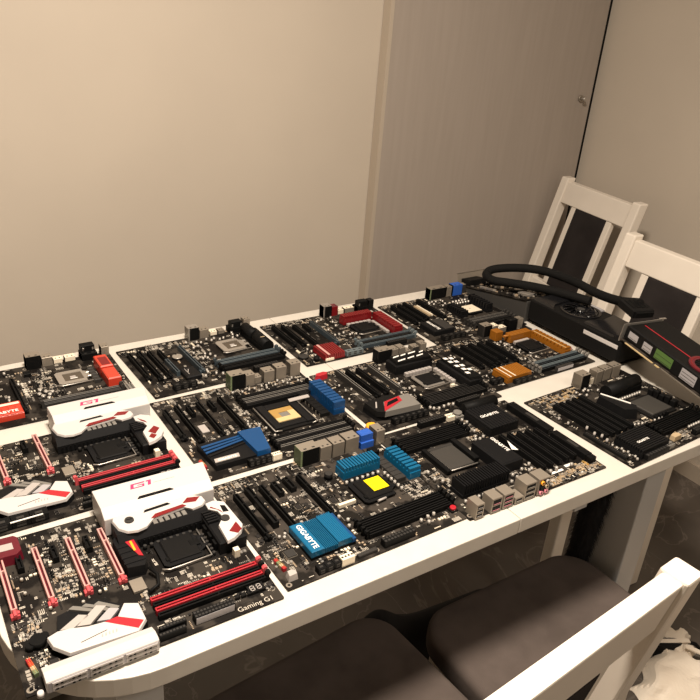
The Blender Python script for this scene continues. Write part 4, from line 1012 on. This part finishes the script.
b = MB(); b.cyl(150,60,1.8,6,22,M_BLK,n=24); b.cyl(150,60,6,7,12,M_SILV,n=20); b.box(176,30,1.8,214,50,8,M_SILV,c=1); b.box(60,10,1.8,110,16,7,M_SILV,c=.6); b.build('back_clamp', gb)
b = MB(); b.box(-9,-6,-8,-7.5,124,32,M_TAN); b.box(-12,-6,30,-7.5,124,32,M_TAN); b.build('bracket', gb)
b = MB(); b.box(-6,6,1.8,30,60,17,M_BLK,c=1); b.build('port_block', gb)
# red striped card resting on the black one and sloping down above the last board
g = frame_obj('graphics_card', (1.318,.866,TZ+.068), (-.035,-.27,-.033), (.105,.024,.003)); tag(g, 'black graphics card with a red line, red fan ring and green sticker', 'graphics card', GPU)
b = MB(); b.box(2,0,6,272,106,36,M_BLK2,c=2.5); b.build('shroud', g)
b = MB(); b.box(0,-7,1.6,268,104,3.4,M_PCBG); b.box(8,2,3.4,266,100,6,M_BLKM); b.build('circuit_board', g)
b = MB()
b.box(18,-11,1.8,98,-6,3.2,M_GOLDL); b.box(104,-11,1.8,116,-6,3.2,M_GOLDL)
for i in range(40): b.box(18.6+i*2,-11.1,1.7,19.4+i*2,-5,3.3,M_BRASS)
b.box(118,-8,1.5,266,-6.6,3.5,M_TAN); o = b.build('edge_contacts', g); o['label'] = 'gold edge contacts'
def stick(name,x0,x1,z0,z1,m,lines=0,lab=None):
    b = MB(); b.box(x0,-.5,z0,x1,.2,z1,m)
    for i in range(lines): b.box(x0+2,-.8,z0+2+(z1-z0-3)*i/lines,x1-2,-.4,z0+2.8+(z1-z0-3)*i/lines,M_DGREY)
    o = b.build(name, g); o['label'] = lab
stick('sticker',12,38,12,27,M_LILAC,1,'small white sticker'); stick('sticker',54,78,10,27,M_LILAC,2,'small white sticker')
stick('sticker',88,134,10,31,M_GRNS,2,'green sticker'); stick('sticker',158,196,8,30,M_LILAC,3,'white barcode sticker')
b = MB(); b.box(12,37.5,36,146,39.6,36.6,M_RED); o = b.build('red_line', g); o['label'] = 'red line along the top'
b = MB(); b.ring(176,46,35.5,38.5,25,36,M_DKRED,36); b.ring(176,46,35.5,39,30,32.5,M_REDHS,36); b.cyl(176,46,35.8,36.3,26,M_BLK,n=30); o = b.build('fan_ring', g); o['label'] = 'red ring around the fan'
b = MB(); b.cyl(176,46,36,39,13,M_RED,M_LILAC,n=24)
for k in range(13):
    a = 2*pi*k/13; b.bar((176+13*cos(a),46+13*sin(a),37.2),(176+26*cos(a+.35),46+26*sin(a+.35),37.2),4,1.2,M_BLK2)
b.build('fan', g)
b = MB(); b.box(-1,-10,-3,.4,106,38,M_SILV); b.prism([(-5,96),(.4,96),(.4,114),(-4,114)],36.8,38,M_SILV); b.box(-1.4,20,10,0,70,30,M_DGREY); b.build('bracket', g)
b = MB()
for i in range(5): b.box(150+i*18,100,10,160+i*18,107,28,M_BLK)
b.build('power_connector', g)
# thick braided cable looped over the cards
def spline(pts, n=8):
    P = [Vector(p) for p in pts]; out = []
    for i in range(len(P)-1):
        a = P[max(i-1,0)]; b_ = P[i]; c = P[i+1]; d = P[min(i+2,len(P)-1)]
        for k in range(n):
            t = k/n; out.append(.5*((2*b_)+(c-a)*t+(2*a-5*b_+4*c-d)*t*t+(3*b_-a-3*c+d)*t**3))
    out.append(P[-1]); return out
ca = empty('cable', (1.40,1.10,TZ+.07)); tag(ca, 'thick black braided cable looped over the graphics cards', 'cable')
pts = [(1.405,1.03,.078),(1.385,1.10,.076),(1.36,1.17,.071),(1.33,1.225,.066),(1.313,1.262,.062),(1.322,1.298,.064),(1.352,1.302,.073),(1.398,1.262,.084),(1.432,1.205,.090),(1.442,1.12,.092),(1.425,1.03,.095),(1.405,.955,.108),(1.385,.90,.128),(1.378,.885,.132)]
b = MB(1); b.tube(spline([(x-1.40,y-1.10,z-.07) for x,y,z in pts],8),.0108,M_HOSE,14); b.build('braided_sleeve', ca)
cb = frame_obj('connector', (1.375,.905,TZ+.126), (-.25,-.9,-.12), (.9,-.25,0)); cb.parent = ca; cb.location = Vector((1.375,.905,TZ+.126)) - Vector((1.40,1.10,TZ+.07))
b = MB(); b.box(-8,-26,-9,46,26,9,M_BLK2,c=2)
for i in range(4): b.box(0,-20+i*11,9,34,-12+i*11,10,M_BLK)
b.box(46,-22,-6,52,22,6,M_BLK); me = b.mesh('connector')
loc, rot = cb.location.copy(), cb.rotation_euler.copy(); bpy.data.objects.remove(cb)
o = link('connector', me, ca, loc, tuple(rot))

# ------------------------------------------------------------------ cat standing under the chair seat, tail raised beside the table leg
def skin_body(name, joints, edges, mats, parent=None, sub=2, scale=1):
    me = bpy.data.meshes.new(name); me.from_pydata([j[0] for j in joints], edges, []); o = bpy.data.objects.new(name, me); COL.objects.link(o)
    sk = o.modifiers.new('skin','SKIN'); me.skin_vertices.new() if not me.skin_vertices else None
    for v, j in zip(me.skin_vertices[0].data, joints): v.radius = (j[1], j[1] if len(j) < 3 else j[2])
    me.skin_vertices[0].data[0].use_root = True
    s = o.modifiers.new('sub','SUBSURF'); s.levels = sub; s.render_levels = sub
    bpy.context.view_layer.update()
    m2 = bpy.data.meshes.new_from_object(o.evaluated_get(bpy.context.evaluated_depsgraph_get()))
    o.modifiers.clear(); o.data = m2; bpy.data.meshes.remove(me); m2.materials.clear(); m2.materials.append(mats)
    for p in m2.polygons: p.use_smooth = True
    o.parent = parent; return o
# x forward is -x in the room (the cat faces away from the table leg)
cx, cy = 1.046, .758
J = [((0,0,.255),.066,.070),          # 0 pelvis
     ((-.10,0,.262),.066,.074),       # 1 loin
     ((-.20,0,.255),.066,.080),       # 2 chest
     ((-.27,0,.262),.055,.062),       # 3 shoulders
     ((-.315,0,.292),.040),           # 4 neck
     ((-.355,0,.318),.044),           # 5 head
     ((-.395,0,.308),.024),           # 6 muzzle
     ((-.258,.040,.200),.030),((-.262,.044,.115),.020),((-.258,.044,.030),.016),((-.275,.044,.012),.017),   # 7-10 front left
     ((-.258,-.040,.200),.030),((-.262,-.044,.115),.020),((-.258,-.044,.030),.016),((-.275,-.044,.012),.017), # 11-14
     ((.000,.044,.190),.044),((-.028,.050,.135),.028),((.030,.050,.075),.017),((.018,.050,.022),.015),((-.006,.050,.012),.017), # 15-19 hind left
     ((.000,-.044,.190),.044),((-.028,-.050,.135),.028),((.030,-.050,.075),.017),((.018,-.050,.022),.015),((-.006,-.050,.012),.017), # 20-24
     ((.045,-.008,.285),.030),((.064,-.025,.335),.024),((.064,-.040,.40),.022),((.060,-.054,.455),.022),((.056,-.060,.52),.024),((.058,-.064,.585),.026),((.062,-.066,.640),.018), # 25-31 tail
     ((-.352,.026,.362),.012),((-.352,-.026,.362),.012)]
E_ = [(0,1),(1,2),(2,3),(3,4),(4,5),(5,6),(3,7),(7,8),(8,9),(9,10),(3,11),(11,12),(12,13),(13,14),(0,15),(15,16),(16,17),(17,18),(18,19),(0,20),(20,21),(21,22),(22,23),(23,24),(0,25),(25,26),(26,27),(27,28),(28,29),(29,30),(30,31),(5,32),(5,33)]
cat = skin_body('cat', J, E_, M_FUR)
cat.location = (cx,cy,0); cat.rotation_euler = (0,0,-.16)
tag(cat, 'black cat under the table with its bushy tail raised beside the table leg', 'cat')
R = random.Random(5); b = MB(1)
tail = [Vector(J[i][0]) for i in range(26,32)]; tr = [.024,.024,.026,.030,.033,.028]
for i in range(6000):
    t = R.random()*4.999; k = int(t); f = t-k; c = tail[k].lerp(tail[k+1], f); r = (tr[k]*(1-f)+tr[k+1]*f)
    a = R.uniform(0,2*pi); n = Vector((cos(a),sin(a),0)); d = (n*R.uniform(.5,.9) + Vector((R.uniform(-.2,.2),R.uniform(-.2,.2),-R.uniform(.6,1.6)))).normalized()
    p0 = c+n*r*.55; ln = R.uniform(.010,.025); w = .0007
    s = n.cross(Vector((0,0,1)))*w; p1 = p0+d*ln*.6; p2 = p0+d*ln+Vector((0,0,-.003))
    m = M_FURT if (t < 1.4 and R.random() < .35) else M_FUR
    b.poly([p0-s,p0+s,p1+s*.7,p1-s*.7,p2,p0-n*.001],[(0,1,2,3),(3,2,4),(0,5,1)],m)
fo = b.build('tail_fur', cat); fo['kind'] = 'stuff'
for sx in (1,-1):
    b = MB(1); b.cyl(0,0,0,.003,.0065,M_GRNS,M_BLK,n=12); o = b.build('eye', cat, (-.389,.018*sx,.328), rot=(0,-pi/2,0))

# ------------------------------------------------------------------ floor things at the right
def crumple(name, pts, zfun, m, seed, n=26, amp=.02):
    R = random.Random(seed); b = MB(1); (x0,y0,x1,y1) = pts
    ph = [(R.uniform(8,40),R.uniform(8,40),R.uniform(0,6),R.uniform(.2,1)) for _ in range(9)]
    V = []
    for j in range(n+1):
        for i in range(n+1):
            u, v = i/n, j/n; x = x0+(x1-x0)*u; y = y0+(y1-y0)*v
            z = sum(abs(sin(a*x+c*y*1.0+p))*q for a,c,p,q in ph)/4*amp
            e = min(u,1-u,v,1-v); z = .003 + z*min(1,e*6) + zfun(u,v)*min(1,e*5)
            x += .012*sin(17*v+seed)*(.3+abs(u-.5)); y += .012*sin(13*u+seed*2)*(.3+abs(v-.5))
            V.append((x,y,z))
    V2 = [(x,y,max(.0005,z-.002)) for x,y,z in V]; N = len(V); F = []
    for j in range(n):
        for i in range(n):
            a = j*(n+1)+i; F += [(a,a+1,a+n+2,a+n+1),(N+a,N+a+n+1,N+a+n+2,N+a+1)]
    for i in range(n):
        a = i; F.append((a,N+a,N+a+1,a+1)); a = n*(n+1)+i; F.append((a,a+1,N+a+1,N+a)); a = i*(n+1); F.append((a,a+n+1,N+a+n+1,N+a)); a = i*(n+1)+n; F.append((a,N+a,N+a+n+1,a+n+1))
    b.poly(V+V2,F,m); return b

bg = empty('paper_bag', (1.468,.585,0)); tag(bg, 'crumpled off-white paper bag lying on the dark tiles at the lower right', 'bag')
b = crumple('bag', (-.13,-.09,.09,.07), lambda u,v: .012, M_PAPER, 4, 24, .020); b.build('bag_body', bg, rot=radians(20))
b = crumple('flap', (-.05,-.04,.05,.05), lambda u,v: .014, M_PAPER, 9, 12, .018); b.build('flap', bg, (.075,.055,.0), radians(50))
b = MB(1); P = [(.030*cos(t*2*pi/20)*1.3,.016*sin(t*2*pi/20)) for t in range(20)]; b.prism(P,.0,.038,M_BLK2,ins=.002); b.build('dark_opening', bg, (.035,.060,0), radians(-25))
for k,(p,q) in enumerate((((-.01,.09,.035),(.085,.035,.040)),((.06,.03,.04),(.10,-.04,.035)))):
    b = MB(1); b.bar(p,q,.012,.004,M_PAPER); b.build('handle', bg)
b = MB(1); b.tube([(.085,.035,.035),(.10,.025,.03),(.105,.01,.02),(.115,.0,.004)],.005,M_BLK,8); b.build('dark_cord', bg)
cbx = empty('cardboard_box', (1.63,.34,0)); tag(cbx, 'brown cardboard box corner at the bottom right edge of the picture', 'box')
b = MB(1); x0,y0,x1,y1 = -.11,-.16,.14,.12
for w in ((x0,y0,x1,y0+.004),(x0,y1-.004,x1,y1),(x0,y0,x0+.004,y1),(x1-.004,y0,x1,y1)): b.box(w[0],w[1],0,w[2],w[3],.07,M_CARD)
b.box(x0,y0,0,x1,y1,.004,M_CARD); b.build('box_body', cbx, rot=radians(-12))
for (y_,q) in ((y0,0),(0,0)):
    b = MB(1); b.box(x0,y_,.07,x1,y_+.119 if y_ == 0 else -.002,.074,M_CARD); b.build('flap', cbx, rot=radians(-12))

# ------------------------------------------------------------------ ceiling lamp (out of the picture) and daylight-free ambient
lp = empty('ceiling_lamp', (.30,.50,HC)); tag(lp, 'white ceiling lamp above the near edge of the table', 'lamp')
b = MB(1); b.cyl(0,0,-.05,0,.10,M_CHAIR,n=28); b.build('lamp_base', lp)
def area(name, loc, size, power, col, shape='DISK', rot=(0,0,0)):
    l = bpy.data.lights.new(name, 'AREA'); l.shape = shape; l.size = size; l.energy = power; l.color = col
    o = bpy.data.objects.new(name, l); COL.objects.link(o); o.location = loc; o.rotation_euler = rot; return o
area('lamp_light', (.30,.50,HC-.06), .34, 75, (1,.87,.73))
area('fill_light', (1.1,-.8,HC-.02), .5, 15, (1,.88,.75))  # added fill without a fixture, lifts the right wall, floor and chairs
w = bpy.data.worlds.new('world'); SC.world = w; w.use_nodes = True
w.node_tree.nodes['Background'].inputs['Color'].default_value = (1,.9,.78,1); w.node_tree.nodes['Background'].inputs['Strength'].default_value = .07

# ------------------------------------------------------------------ camera
cd = bpy.data.cameras.new('camera'); cam = bpy.data.objects.new('camera', cd); COL.objects.link(cam)
cd.sensor_width = 36; cd.sensor_fit = 'HORIZONTAL'; cd.lens = 744.49/700*36; cd.clip_start = .02
yaw, pitch, roll = .613936, .449004, .0842634
fw = Vector((sin(yaw)*cos(pitch), cos(yaw)*cos(pitch), -sin(pitch))); rt = Vector((cos(yaw),-sin(yaw),0)); up = rt.cross(fw)
r2 = rt*cos(roll)+up*sin(roll); u2 = -rt*sin(roll)+up*cos(roll)
M = Matrix((r2,u2,-fw)).transposed().to_4x4(); M.translation = (0,0,TZ+.694275); cam.matrix_world = M
SC.camera = cam
SC.view_settings.view_transform = 'Standard'; SC.view_settings.look = 'None'; SC.view_settings.gamma = 1; SC.view_settings.use_curve_mapping = False
SC.view_settings.exposure = 0.0
